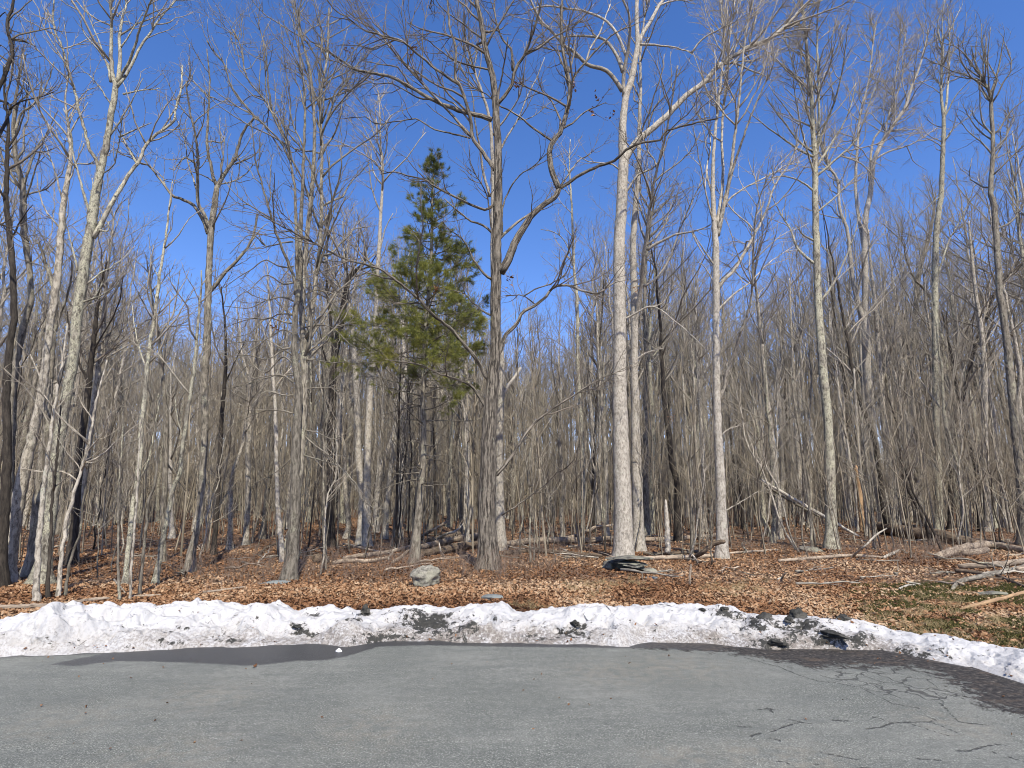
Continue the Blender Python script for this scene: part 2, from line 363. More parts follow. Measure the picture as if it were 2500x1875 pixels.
# cracks: drawn ones plus a mesh of crazing near the verge
wob = mth(t, 'MULTIPLY_ADD', noise(t, v, 30, 4, 0.7), 0.05, -0.027)
cm = ramp(t, mth(t, 'ADD', crk, wob), [(0.0, g3(0.75)), (0.008, g3(0))]).outputs[0]
vv = nd(t, 'ShaderNodeTexVoronoi', sc=4.4, feature='DISTANCE_TO_EDGE')
wv = t.nodes.new('ShaderNodeVectorMath'); wv.operation = 'MULTIPLY_ADD'
nn = nd(t, 'ShaderNodeTexNoise', sc=7, det=4); t.links.new(v, nn.inputs['Vector'])
t.links.new(nn.outputs['Color'], wv.inputs[0]); wv.inputs[1].default_value = (0.22, 0.22, 0.0); t.links.new(v, wv.inputs[2])
t.links.new(wv.outputs[0], vv.inputs['Vector'])
am = mth(t, 'MULTIPLY', ramp(t, mth(t, 'SUBTRACT', vv.outputs['Distance'], mth(t, 'MULTIPLY', al, 0.018)), [(0.0, g3(.7)), (0.016, g3(0))]).outputs[0],
         ramp(t, mth(t, 'ADD', al, mth(t, 'MULTIPLY_ADD', noise(t, v, 5, 4), 2.2, -1.25)), [(0.3, g3(0)), (0.7, g3(1))]).outputs[0])
cm = mth(t, 'MAXIMUM', cm, am)
base = mixc(t, cm, base, (0.035, 0.033, 0.03))
t.links.new(base, b.inputs['Base Color'])
rr = mixc(t, wetm, g3(0.85), g3(0.38)); t.links.new(rr, b.inputs['Roughness'])
hgt = mth(t, 'SUBTRACT', mth(t, 'ADD', n_hi, mth(t, 'MULTIPLY', n_mid, 0.8)), mth(t, 'MULTIPLY', cm, 2.5))
hgt = mth(t, 'ADD', hgt, mth(t, 'MULTIPLY', mudm, noise(t, v, 25, 5)))
bump(t, b, hgt, 0.8, 0.006)

Xa = np.unique(np.round(np.concatenate([np.linspace(-60, -7, 30), np.arange(-7, 7, 0.02), np.linspace(7, 60, 30)]), 4))
NA = 330
tt = np.concatenate([np.linspace(0, 1, 30)[:-1] * 0, []])
yt = ytoe(Xa)[None] + 0.3
sY = np.concatenate([-np.geomspace(40, 3.6, 30), -np.arange(3.59, 0, -0.0145)[:]]); sY = np.unique(np.append(sY, 0.0))
X = Xa[None] + 0 * sY[:, None]; Y = yt + sY[:, None]
Z = 0.0 * X + 0.012 * (fbm(np.stack([X * .5, Y * .5, 0 * X], -1), 2, 2) - .5)
W2 = lambda pts: [on_z(x, y)[:2] for x, y in pts]
WETP = W2([(119,1623),(181,1627),(283,1615),(380,1616),(492,1620),(590,1625),(650,1622),(720,1614),(791,1612),(840,1604),(876,1594),(927,1579),(1045,1576),(1250,1580),(1480,1583),(1600,1583),(1759,1592),(1800,1560),(1500,1550),(1250,1550),(930,1540),(700,1540),(452,1560),(300,1585),(232,1600),(160,1614)])
wetv = np.maximum(sd_poly(X, Y, WETP), 0.035 - np.abs(Y - ytoe(X)) - 0.0)
MUDP = W2([(1560,1582),(1759,1592),(1872,1609),(1985,1632),(2098,1627),(2190,1630),(2267,1637),(2324,1665),(2380,1716),(2500,1748),(2800,1830),(2900,1640),(2500,1600),(2200,1560),(1900,1560),(1600,1560)])
mudv = sd_poly(X, Y, MUDP)
ALP = W2([(1990,1640),(2090,1622),(2260,1632),(2350,1690),(2370,1725),(2240,1712),(2080,1680)])
alv = smooth(-0.16, 0.16, sd_poly(X, Y, ALP))
C8 = lambda pts: [on_z(1250 + x / 1.7696, 1400 + y / 1.7696)[:2] for x, y in pts]
CR = [[(1060,588),(1110,583),(1170,592)],[(1100,575),(1125,600)],[(1120,682),(1190,655),(1250,641),(1300,650)],[(1190,628),(1250,641)],[(1030,706),(1045,695),(1070,690)],[(1030,706),(1045,715)],
      [(1530,672),(1600,660),(1640,645),(1700,640),(1800,640),(1860,660),(1925,688)],[(1640,645),(1600,628),(1560,620)],[(1700,643),(1760,660),(1820,680),(1880,698)],[(1800,640),(1830,632),(1795,618)],
      [(1920,765),(1970,766),(2020,752),(2100,778),(2170,800),(2230,815)],[(2020,752),(2090,735),(2140,742)],[(1330,770),(1400,785),(1490,803)],[(1140,808),(1170,812),(1200,822)],[(1290,820),(1330,824)],
      [(1000,362),(1080,385),(1150,402),(1240,440),(1320,465),(1400,472),(1500,492),(1600,540),(1640,560),(1760,582)],[(1380,632),(1430,636),(1480,634)],
      [(1330,440),(1420,462),(1480,455)],[(1650,505),(1740,520),(1850,540)],[(980,660),(1035,663)],[(1120,710),(1160,722)],[(2010,580),(2060,588)],[(1850,560),(1930,640),(2060,655)],[(1750,800),(1850,806)],[(1870,500),(1960,545)],[(1560,480),(1600,505),(1660,500)],[(1500,835),(1540,840)]]
crv = np.full(X.shape, 1.0)
for cpl in CR: crv = np.minimum(crv, sd_line(X, Y, C8(cpl)))
crv = np.minimum(crv, 0.25)
stv = np.zeros(X.shape)
for (x, y, r_) in [(730,800,.25),(1020,778,.2),(1260,810,.3),(1900,645,.3),(700,400,.5),(2150,500,.5),(430,430,.4)]:
    q = C8([(x, y)])[0]; stv = np.maximum(stv, np.exp(-((X - q[0]) ** 2 + (Y - q[1]) ** 2) / r_ ** 2))
for (x, y) in [(420,1845),(500,1700),(150,1760),(900,1780)]:
    q = on_z(x, y); stv = np.maximum(stv, 0.8 * np.exp(-((X - q[0]) ** 2 + (Y - q[1]) ** 2) / .4 ** 2))
o = mesh_obj('asphalt', np.stack([X, Y, Z], -1).reshape(-1, 3), grid_faces(*X.shape), m_as,
    attrs={'wet': ('FLOAT', wetv.ravel()), 'mud': ('FLOAT', mudv.ravel()), 'crack': ('FLOAT', crv.ravel()), 'alligator': ('FLOAT', alv.ravel()), 'stain': ('FLOAT', stv.ravel())})
tag(o, kind='structure')

# ---------------------------------------------------------------- ploughed snow bank
m_sn, t, b = mat('old_snow')
v = nd(t, 'ShaderNodeTexCoord').outputs['Object']
dirt = attr(t, 'dirt').outputs['Fac']; low = attr(t, 'low').outputs['Fac']
s1 = noise(t, v, 9, 6, 0.75); s2 = noise(t, v, 34, 5, 0.8); s3 = noise(t, v, 5, 5, 0.7); s4 = noise(t, v, 20, 6, 0.8)
c = mixc(t, mth(t, 'MULTIPLY', low, ramp(t, s3, [(0.38, g3(0.1)), (0.6, g3(1.0))]).outputs[0]), (0.50, 0.495, 0.475), (0.34, 0.31, 0.262))
grit = ramp(t, mth(t, 'ADD', s2, mth(t, 'MULTIPLY', low, 0.13)), [(0.55, g3(0)), (0.64, g3(0.85))]).outputs[0]
c = mixc(t, mth(t, 'MULTIPLY', grit, mth(t, 'MULTIPLY_ADD', low, 0.9, 0.06)), c, (0.13, 0.11, 0.09))
dm = mth(t, 'ADD', mth(t, 'MULTIPLY_ADD', mth(t, 'ADD', mth(t, 'MULTIPLY', s1, 0.5), mth(t, 'MULTIPLY', s4, 0.5)), 9.0, -4.55), mth(t, 'MULTIPLY_ADD', dirt, 1.5, -0.72))
dmk = ramp(t, dm, [(0.08, g3(0)), (0.16, g3(1))]).outputs[0]
dsoft = ramp(t, mth(t, 'ADD', dm, 0.12), [(0.02, g3(0)), (0.30, g3(0.6))]).outputs[0]
c = mixc(t, dsoft, c, (0.26, 0.235, 0.20))
c = mixc(t, dmk, c, mixc(t, s2, (0.008, 0.008, 0.007), (0.075, 0.073, 0.06)))
t.links.new(c, b.inputs['Base Color']); b.inputs['Roughness'].default_value = 0.55
b.inputs['Subsurface Weight'].default_value = 0.15; b.inputs['Subsurface Radius'].default_value = (0.02, 0.025, 0.03); b.inputs['Subsurface Scale'].default_value = 1.0
bump(t, b, mth(t, 'ADD', mth(t, 'MULTIPLY', s1, 1.2), mth(t, 'MULTIPLY', s2, 0.35)), 0.6, 0.04)

xs = np.arange(-420, 2960, 2.3); NS = len(xs)
px = np.clip(xs, 0, 2500)
toe_y = interp(px, TOE); crest_y = interp(px, CREST)
Xt = np.array([on_z(a, c_)[0] for a, c_ in zip(px, toe_y)])
# beyond the frame the bank simply goes on
Xt = np.where(xs < 0, Xt + xs * 0.0045, Xt); Xt = np.where(xs > 2500, Xt + (xs - 2500) * 0.0035, Xt)
Yt = ytoe(Xt)
depth = interp(px, [(0, .60), (250, .8), (1000, .85), (1800, .8), (2100, .6), (2300, .48), (2500, .42)])
tan = np.gradient(np.stack([Xt, Yt], -1), axis=0); nrm = norm(np.stack([-tan[:, 1], tan[:, 0]], -1))
ker = np.hanning(81); ker /= ker.sum()
nrm = norm(np.stack([np.convolve(np.pad(nrm[:, i], 40, mode='edge'), ker, 'valid') for i in (0, 1)], -1))
Xc = Xt + nrm[:, 0] * depth; Yc = Yt + nrm[:, 1] * depth
# crest height so that its outline falls where the photo has it
pcx = 1250 + FPX * Xc / (Yc * cp)          # approx. pixel column of the crest
cy = interp(np.clip(pcx, 0, 2500), CREST)
bb = (937.5 - cy) / FPX; Zc = CAM[2] + Yc * (sp + bb * cp) / (cp - bb * sp)
Zc = np.clip(Zc, 0.10, 0.6)
NT = 150
tp = np.linspace(-0.06, 2.0, NT)[:, None]
prof = np.where(tp < 1, np.sin(np.clip(tp, 0, 1) * math.pi / 2) ** 0.85, np.cos(np.clip(tp - 1, 0, 1) * math.pi / 2) ** 0.9)
X = Xt[None] + nrm[:, 0][None] * depth[None] * tp; Y = Yt[None] + nrm[:, 1][None] * depth[None] * tp
Z = Zc[None] * prof - 0.02 + 0.0 * X
q = np.stack([X, Y, Z], -1)
amp = smooth(0.0, 0.35, tp) * (1 - smooth(1.75, 2.0, tp)); inner = amp * (1 - 0.75 * np.exp(-((tp - 1) / 0.13) ** 2))
big = fbm(q * np.array([2.6, 3.2, 2.6]), 21, 3) - 0.5; med = np.abs(fbm(q * 6.5, 31, 3) - 0.5) * 4; fin = fbm(q * 20, 41, 3) - 0.5
lump = Zc[None] / 0.27
Z = Z + inner * lump * (0.36 * big + 0.02 * (0.35 - med)) + amp * 0.03 * fin + amp * lump * 0.03 * (0.35 - med)
Y = Y - inner * 0.24 * big - amp * 0.035 * fin - inner * 0.05 * med
edge = np.exp(-((tp) / 0.12) ** 2) * (fbm(np.stack([X * 5, X * 0, X * 0], -1), 51, 4) - 0.5)
Y = Y + edge * 0.12
Z = np.where(tp < 0, -0.03, Z)
# a small bright tongue of snow on the asphalt
tg = on_z(1490, 1577); g_ = np.exp(-((X - tg[0]) / 0.17) ** 2) * np.exp(-((tp - 0.14) / 0.13) ** 2); Z = Z + 0.07 * g_; Y = Y - 0.03 * g_
pxc = 1250 + FPX * X / (Y * cp)
dirtv = np.zeros(X.shape)
for (x0, t0, rx, rt, a) in [(1050,.55,75,.38,1),(1040,.95,30,.12,.8),(945,.1,70,.10,.9),(1110,.2,80,.18,.75),(1390,.32,70,.16,.8),(1300,.2,50,.12,.55),(1760,.85,50,.18,.85),(1840,.55,80,.30,.75),(1860,.12,60,.12,.95),
    (1930,.5,70,.4,.75),(1990,.2,60,.18,1),(2060,.2,60,.18,.8),(760,.4,45,.10,.85),(745,.52,18,.06,1),(783,.86,20,.10,.9),(905,.88,16,.1,1.0),(885,.6,16,.07,1),(828,.86,8,.06,.8),(450,.12,60,.06,.7),(600,.14,50,.06,.6),(480,.4,60,.06,.45),(225,.2,60,.06,.4),(860,.45,20,.05,.8),(1700,.2,50,.1,.4),(2180,.15,60,.12,.8),(2250,.4,60,.08,.35),(2070,.9,20,.08,.4),(1240,.5,90,.2,.4),(600,.7,12,.05,.5)]:
    dirtv = np.maximum(dirtv, a * np.exp(-((pxc - x0) / rx) ** 2 - ((tp - t0) / rt) ** 2))
lowv = (1 - smooth(0.12, 0.62, tp + 0.25 * (fbm(q * 2.0, 77, 3) - 0.5))) * interp(pxc, [(0, .45), (200, .55), (900, .9), (1100, 1), (1350, .95), (1500, .6), (1700, 0.9), (2100, 1), (2250, .45), (2500, .35)])
lowv = np.maximum(lowv, dirtv * 0.8)
lowv = lowv + 0 * X
o = mesh_obj('snow_bank', np.stack([X, Y, Z], -1).reshape(-1, 3), grid_faces(*X.shape), m_sn, attrs={'dirt': ('FLOAT', dirtv.ravel()), 'low': ('FLOAT', lowv.ravel())})
tag(o, "long low bank of old ploughed snow, gritty at its foot, along the asphalt edge", 'snow bank')
SNOW = (X, Y, Z, tp[:, 0], xs)
def snow_at(x, tt):
    i = int(np.argmin(np.abs(pxc[np.argmin(np.abs(tp[:, 0] - tt))] - x))); j = int(np.argmin(np.abs(tp[:, 0] - tt)))
    return np.array([X[j, i], Y[j, i], Z[j, i]])

# ---------------------------------------------------------------- stones and lumps
def rock_mesh(size, seed, rough=0.25, strata=0.0, n=26, flatb=True, cuts=7):
    a = np.linspace(0, 2 * math.pi, 2 * n, endpoint=False); p = np.linspace(0, math.pi, n)
    A, Pp = np.meshgrid(a, p); D = np.stack([np.cos(A) * np.sin(Pp), np.sin(A) * np.sin(Pp), np.cos(Pp)], -1)
    rg = np.random.default_rng(seed); r = np.full(A.shape, 1.0)
    for _ in range(cuts):          # plane cuts give facets
        nn_ = norm(rg.normal(size=3)); h = rg.uniform(0.55, 0.85); dd = D @ nn_
        r = np.minimum(r, np.where(dd > 0.05, h / np.maximum(dd, 0.05), 9))
    r = r * (1 + rough * (fbm(D * 3 + seed, seed, 4) - 0.5))
    V = D * r[..., None] * np.array(size)
    if strata: V[..., :2] *= (1 + strata * (np.mod(V[..., 2] / size[2] * 3.3 + 0.3 * D[..., 0], 1) - 0.5))[..., None]
    if flatb: V[..., :2] *= (1 + 0.45 * np.clip(-V[..., 2] / size[2], 0, 1))[..., None]
    if flatb: V[..., 2] = np.maximum(V[..., 2], -size[2] * 0.6)
    m_ = 2 * n; i = np.arange(n - 1)[:, None] * m_; j = np.arange(m_)[None]; j2 = (j + 1) % m_
    F = np.stack([i + j, i + m_ + j, i + m_ + j2, i + j2], -1).reshape(-1, 4)
    return V.reshape(-1, 3), F
def stone_mat(name, light, dark, lich=(0.36, 0.38, 0.28), moss=False, rough=0.85):
    m, t, b = mat(name); v = nd(t, 'ShaderNodeTexCoord').outputs['Object']
    n1 = noise(t, scaled(t, v, (1, 1, 2.2)), 7, 6, 0.7); n2 = noise(t, v, 3.5, 5, 0.7); n3 = noise(t, v, 45, 4, 0.7)
    c = mixc(t, ramp(t, n1, [(0.38, g3(0)), (0.6, g3(1))]).outputs[0], dark, light)
    c = mixc(t, ramp(t, n2, [(0.45, g3(0)), (0.55, g3(0.75))]).outputs[0], c, lich)
    c = mixc(t, ramp(t, n3, [(0.35, g3(0.35)), (0.6, g3(0))]).outputs[0], c, dark)
    if moss: c = mixc(t, ramp(t, noise(t, v, 5, 5, .7), [(0.5, g3(0)), (0.56, g3(1))]).outputs[0], c, (0.10, 0.11, 0.03))
    t.links.new(c, b.inputs['Base Color']); bump(t, b, mth(t, 'ADD', n1, mth(t, 'MULTIPLY', n3, 0.4)), 0.8, 0.02); b.inputs['Roughness'].default_value = rough
    return m
M_ROCK = stone_mat('lichen_covered_stone', (0.33, 0.31, 0.25), (0.08, 0.075, 0.06), (0.29, 0.28, 0.205))
M_SLAB = stone_mat('layered_grey_stone', (0.22, 0.21, 0.175), (0.07, 0.065, 0.055), (0.25, 0.25, 0.18), False)
M_FLAT = stone_mat('blue_grey_stone', (0.20, 0.22, 0.21), (0.12, 0.13, 0.125), (0.24, 0.26, 0.24))
M_LUMP = stone_mat('black_tar_gravel', (0.06, 0.06, 0.052), (0.018, 0.018, 0.016), (0.10, 0.095, 0.08), rough=0.95)
m_ic, t, b = mat('dirty_ice'); v = nd(t, 'ShaderNodeTexCoord').outputs['Object']
t.links.new(mixc(t, ramp(t, noise(t, v, 9, 6, .8), [(0.42, g3(0)), (0.62, g3(1))]).outputs[0], (0.78, 0.76, 0.72), (0.10, 0.10, 0.085)), b.inputs['Base Color']); bump(t, b, noise(t, v, 20, 5), 0.7, 0.02)
def stone(name, label, cat, loc, size, seed, m, rz=0.0, tilt=(0, 0), group=None, **k):
    V, F = rock_mesh(size, seed, **k); o = mesh_obj(name, V, F, m, loc=loc); o.rotation_euler = (tilt[0], tilt[1], rz)
    return tag(o, label, cat, group)

p = gpt(1034, 1434); d_ = p[1]
stone('boulder', 'angular grey boulder with greenish lichen among the leaves beside the pine trunk', 'boulder', p + [0, 0.24, 0.11], (0.30, 0.26, 0.24), 12, M_ROCK, 0.25, rough=0.3, strata=0.03, cuts=8, n=40)
p = gpt(1200, 1462)
stone('flat_stone', 'small flat blue-grey stone lying in the leaves just behind the snow bank', 'stone', p + [0, 0.05, 0.01], (0.21, 0.20, 0.045), 5, M_FLAT, 0.3, rough=0.15)
L0 = gpt(1545, 1400)
stone('stone_slab', 'thin flat mossy slab on top of the stack of layered stones under the white oak', 'stone', L0 + [0.04, 0.50, 0.27], (0.50, 0.42, 0.05), 31, M_SLAB, 0.06, group='stacked ledge stones', rough=0.2, cuts=9, n=36)
stone('stone_slab', 'dark middle slab with split layers in the stack of stones under the white oak', 'stone', L0 + [0.06, 0.40, 0.165], (0.36, 0.40, 0.04), 47, M_SLAB, -0.12, (0.05, 0.06), 'stacked ledge stones', rough=0.3, strata=0.1, cuts=9, n=36)
stone('stone_slab', 'narrow tilted shard between two slabs of the stack of stones, its right end dropping', 'stone', L0 + [0.10, 0.46, 0.10], (0.30, 0.26, 0.03), 9, M_SLAB, 0.1, (0.08, 0.16), 'stacked ledge stones', rough=0.3, cuts=9)
stone('stone_slab', 'lowest dark slab deep under the stack of stones', 'stone', L0 + [0.02, 0.98, 0.06], (0.50, 0.22, 0.15), 14, M_SLAB, 0.0, group='stacked ledge stones', rough=0.2)
stone('ledge_stone', 'small pale stone at the left end of the stack of slabs', 'stone', gpt(1489, 1388) + [0, 0.0, 0.05], (0.075, 0.10, 0.12), 3, M_ROCK, 0.3, rough=0.3)
stone('ledge_stone', 'pale rounded stone at the right end of the stack of slabs', 'stone', gpt(1590, 1402) + [0, 0.1, 0.035], (0.16, 0.13, 0.085), 8, M_ROCK, -0.2, rough=0.3)
stone('flat_stone', 'thin pale stone chip lying in the leaves right of the stack of slabs', 'stone', gpt(1592, 1411) + [0, 0, 0.01], (0.13, 0.08, 0.022), 15, M_FLAT, 0.1, rough=0.2)
stone('mossy_stone', 'low grey stone with a dark right side beside the lichen-spotted tree on the right', 'stone', gpt(1985, 1347) + [0, 0.1, 0.04], (0.33, 0.25, 0.11), 22, M_SLAB, -0.2, (0, 0.12), rough=0.25)
stone('mossy_stone', 'flat dark stone in the moss at the right edge in front of the fallen branches', 'stone', gpt(2425, 1452) + [0, 0, 0.01], (0.30, 0.14, 0.05), 27, M_SLAB, 0.1, rough=0.3)
stone('flat_stone', 'scattered grey stone pieces at the foot of the twin-stemmed tree, left of the boulder', 'stone', gpt(672, 1424) + [0, 0, 0.01], (0.30, 0.14, 0.04), 33, M_FLAT, 0.2, rough=0.4)
for (x, tt_, sz, lab, m_, sd_) in [
    (1922, 1.00, (0.115, 0.09, 0.085), 'largest black lump on the crest of the snow bank at the right', M_LUMP, 1),
    (2030, 1.00, (0.085, 0.07, 0.05), 'small oval black lump on the snow crest where the bank starts to thin', M_LUMP, 2),
    (1750, 0.96, (0.07, 0.05, 0.035), 'black chip at the left end of the gritty stretch of the snow bank', M_LUMP, 3),
    (1838, 0.75, (0.17, 0.08, 0.035), 'long slanting black slab half sunk in the dirty snow', M_LUMP, 4),
    (1900, 0.66, (0.10, 0.06, 0.03), 'flat black chip below the largest lump on the snow bank', M_LUMP, 5),
    (1698, 0.90, (0.07, 0.05, 0.022), 'thin black chip on clean snow left of the gritty stretch', M_LUMP, 6),
    (1398, 0.42, (0.085, 0.05, 0.04), 'dark lump low on the snow bank in front of the stone slabs', M_LUMP, 7),
    (905, 0.97, (0.065, 0.06, 0.075), 'black pyramid-shaped lump on the snow crest in front of the pine', M_LUMP, 8),
    (777, 1.0, (0.12, 0.11, 0.085), 'rounded chunk of grey ice on the snow crest left of the pine', m_ic, 9),
    (1048, 0.98, (0.13, 0.10, 0.06), 'broad gritty chunk on the snow crest in front of the boulder', m_ic, 10),
    (746, 0.50, (0.10, 0.05, 0.02), 'thin black chip on the snow face below the ice chunk', M_LUMP, 11),
    (2000, 0.22, (0.16, 0.09, 0.045), 'heap of dark grit at the foot of the snow bank on the right', M_LUMP, 12),
    (1860, 0.12, (0.12, 0.07, 0.035), 'dark crumbly lump at the foot of the gritty stretch of snow', M_LUMP, 13)]:
    q0 = snow_at(x, tt_)
    if x == 777 or x == 1048: q0[2] -= 0.02
    stone('tar_lump' if m_ is M_LUMP else 'ice_chunk', lab, 'lump' if m_ is M_LUMP else 'ice', q0 + [0, 0, sz[2] * 0.25], sz, 60 + sd_, m_, 0.2 * sd_, (0.1, -0.25 if x == 1838 else 0.05), 'black lumps on the snow bank' if m_ is M_LUMP else None, rough=0.9, cuts=8)
q0 = on_z(827, 1591)
m_w, t, b = mat('clean_ice'); b.inputs['Base Color'].default_value = (0.8, 0.8, 0.78, 1)
stone('ice_chunk', 'small white lump of snow alone on the dark wet asphalt', 'ice', q0 + [0, 0, 0.015], (0.03, 0.03, 0.022), 71, m_w, rough=0.5)

# ---------------------------------------------------------------- fallen leaves, grass, moss tufts, brush (uncountable)
def leaf_mat(name, stops):
    m, t, b = mat(name); a = attr(t, 'tint').outputs['Fac']
    t.links.new(ramp(t, a, stops).outputs[0], b.inputs['Base Color']); b.inputs['Roughness'].default_value = 0.75
    return m
M_LEAF = leaf_mat('dead_leaf', [(0.0, (0.06, 0.03, 0.016)), (0.25, (0.16, 0.075, 0.032)), (0.55, (0.26, 0.138, 0.066)), (0.8, (0.34, 0.205, 0.108)), (1.0, (0.42, 0.30, 0.185))])
def leaves(P, size, tint, lift=0.02, name='leaf_litter'):
    N = len(P); rg = rng
    az = rg.uniform(0, 2 * math.pi, N); tl = rg.normal(0, 0.5, N); rl = rg.normal(0, 0.5, N)
    cu = rg.uniform(-0.25, 0.5, N)
    # outline: stalk, two shoulders, tip, folded along the midrib and curled
    T = np.array([[-1, 0, 0], [-0.25, 0.48, 1], [0.45, 0.42, 1], [1, 0, 0], [0.45, -0.42, 1], [-0.25, -0.48, 1]], float)
    L = np.repeat(T[None], N, 0); asp = rg.uniform(0.6, 1.2, N)
    L[:, :, 1] *= asp[:, None]; L[:, :, 2] = L[:, :, 2] * cu[:, None] + 0.25 * rg.normal(size=(N, 6)) + (L[:, :, 0] ** 2) * rg.uniform(-.2, .5, N)[:, None]
    L *= (size * 0.5)[:, None, None]
    def rot(L, a, i, j):
        c_, s_ = np.cos(a)[:, None], np.sin(a)[:, None]; x, y = L[:, :, i].copy(), L[:, :, j].copy()
        L[:, :, i] = c_ * x - s_ * y; L[:, :, j] = s_ * x + c_ * y
    rot(L, tl, 0, 2); rot(L, rl, 1, 2); rot(L, az, 0, 1)
    V = L + P[:, None, :] + np.array([0, 0, 1]) * (size * lift * 10 * rg.random(N))[:, None, None] * 0.6
    b6 = (np.arange(N) * 6)[:, None]
    F = np.concatenate([b6 + np.array([[0, 3, 2, 1]]), b6 + np.array([[0, 5, 4, 3]])])
    o = mesh_obj(name, V.reshape(-1, 3), F, M_LEAF, smooth_=False, attrs={'tint': ('FLOAT', np.repeat(tint, 6))})
    return o
def scatter(n, y0, y1, xpad=1.5, pw=1.0):
    Yv = y0 + (y1 - y0) * rng.random(n * 2) ** pw; Xv = rng.uniform(-1, 1, n * 2) * (Yv * 0.93 + xpad)
    ok = (Yv > ytoe(Xv) + 0.9); Xv, Yv = Xv[ok][:n], Yv[ok][:n]
    return np.stack([Xv, Yv, ground(Xv, Yv)], -1)
Pl = np.concatenate([scatter(80000, 5.0, 11, 1.5, 0.9), scatter(50000, 10, 18, 1.5), scatter(30000, 17, 40)])
ms = smooth(-0.3, 0.5, sd_poly(Pl[:, 0], Pl[:, 1], MOSS_POLY)) * (fbm(np.stack([Pl[:, 0] * 2.2, Pl[:, 1] * 2.2, Pl[:, 0] * 0], -1), 15, 4) > 0.44)
Pl = Pl[rng.random(len(Pl)) > ms * 0.85]
sz = rng.uniform(0.035, 0.085, len(Pl)) * (1 + np.maximum(Pl[:, 1] - 10, 0) * 0.03)
patch = fbm(np.stack([Pl[:, 0] * 0.9, Pl[:, 1] * 0.9, Pl[:, 0] * 0], -1), 5, 3) - 0.5
tint = np.clip(rng.normal(0.50, 0.2, len(Pl)) + patch * 1.3 + 0.12 * smooth(2, 6, Pl[:, 0]), 0, 1)
tag(leaves(Pl, sz, tint), 'brown fallen leaves covering the woodland floor', 'leaf litter', kind='stuff')
nl = 70; xx = rng.uniform(100, 2480, nl); Psn = np.array([snow_at(x, rng.choice([0.05, 0.1, 0.3, 0.9, 1.2])) + [0, 0, 0.01] for x in xx])
tag(leaves(Psn, rng.uniform(0.02, 0.05, nl), rng.uniform(0.1, .6, nl), name='leaf_scraps'), 'scraps of brown leaf stuck in the snow bank', 'leaf litter', kind='stuff')
nl = 60; xx = rng.uniform(0, 2500, nl); yy = 1600 + rng.random(nl) ** 2 * 230
Pas = np.array([on_z(x, y) + [0, -0.05, 0.006] for x, y in zip(xx, yy)]); Pas = Pas[Pas[:, 1] < ytoe(Pas[:, 0]) - 0.02]
o = leaves(Pas, rng.uniform(0.012, 0.03, len(Pas)), rng.uniform(0.0, .7, len(Pas)), name='asphalt_debris'); tag(o, 'tiny leaf and bark scraps scattered on the asphalt', 'debris', kind='stuff')
lf = leaves(np.array([on_z(622, 1629) + [0, 0, .008], on_z(1768, 1802)+[0,0,.006]])[:1], np.array([0.06]), np.array([0.15]), name='fallen_leaf')
tag(lf, 'single dark curled leaf on the grey asphalt below the wet patch', 'leaf')

def blades(P, h, r, lean, matl, name, label, cat, seg=3, zc=None):
    N = len(P); d = np.stack([rng.normal(0, lean, N), rng.normal(0, lean, N), np.ones(N)], -1); d = norm(d)
    Q = np.empty((N, seg, 3)); Q[:, 0] = P; g = rng.normal(0, lean, (N, 3)); g[:, 2] = -lean
    for k in range(1, seg):
        Q[:, k] = Q[:, k - 1] + d * (h / (seg - 1))[:, None]; d = norm(d + g * 0.6 + rng.normal(0, 0.12, (N, 3)))
    mb = MB(); tubes(mb, Q, r[:, None] * np.linspace(1, 0.25, seg)[None], 3)
    return tag(mb.build(name, matl), label, cat, kind='stuff')
m_gr, t, b = mat('dry_grass'); oi = attr(t, 'bark').outputs['Vector']
t.links.new(ramp(t, noise(t, oi, 1.0, 1), [(0.3, (0.22, 0.16, 0.07)), (0.7, (0.50, 0.40, 0.22))]).outputs[0], b.inputs['Base Color'])
m_ms, t, b = mat('moss'); t.links.new(ramp(t, noise(t, attr(t, 'bark').outputs['Vector'], 1.0, 1), [(0.3, (0.018, 0.02, 0.005)), (0.7, (0.085, 0.08, 0.018))]).outputs[0], b.inputs['Base Color'])
m_br, t, b = mat('red_brown_twig'); t.links.new(ramp(t, noise(t, attr(t, 'bark').outputs['Vector'], 1.0, 1), [(0.3, (0.12, 0.08, 0.055)), (0.7, (0.32, 0.25, 0.19))]).outputs[0], b.inputs['Base Color'])
gp = []
for (x, y, n, s_) in [(1460,1425,500,.35),(1430,1440,300,.4),(1790,1440,400,.4),(1555,1430,200,.5),(1280,1480,260,.25),(2280,1490,700,.5),(2400,1550,900,.6),(2240,1530,500,.4),(2450,1500,500,.5),(2330,1450,400,.5),(2210,1540,300,.3),(2100,1500,200,.5),(1860,1430,250,.4)]:
    c0 = gpt(x, y); tuf = c0[:2] + rng.normal(0, s_, (max(3, n // 30), 2))
    q = tuf[rng.integers(0, len(tuf), n)] + rng.normal(0, 0.04, (n, 2)); gp.append(q)
gp = np.concatenate(gp); gp = gp[rng.random(len(gp)) < .55]; gp = gp[gp[:, 1] > ytoe(gp[:, 0]) + 0.8]
blades(np.column_stack([gp, ground(gp[:, 0], gp[:, 1])]), rng.uniform(.06, .16, len(gp)), np.full(len(gp), .0022), 0.55, m_gr, 'dry_grass', 'pale dry grass tufts among the leaves', 'grass', 4)
mp = scatter(150000, 4.5, 11, 1.5); sdm = sd_poly(mp[:, 0], mp[:, 1], MOSS_POLY)
mk = (sdm > -0.3) & (fbm(np.stack([mp[:, 0] * 2.2, mp[:, 1] * 2.2, mp[:, 0] * 0], -1), 15, 4) > 0.46); mp = mp[mk]
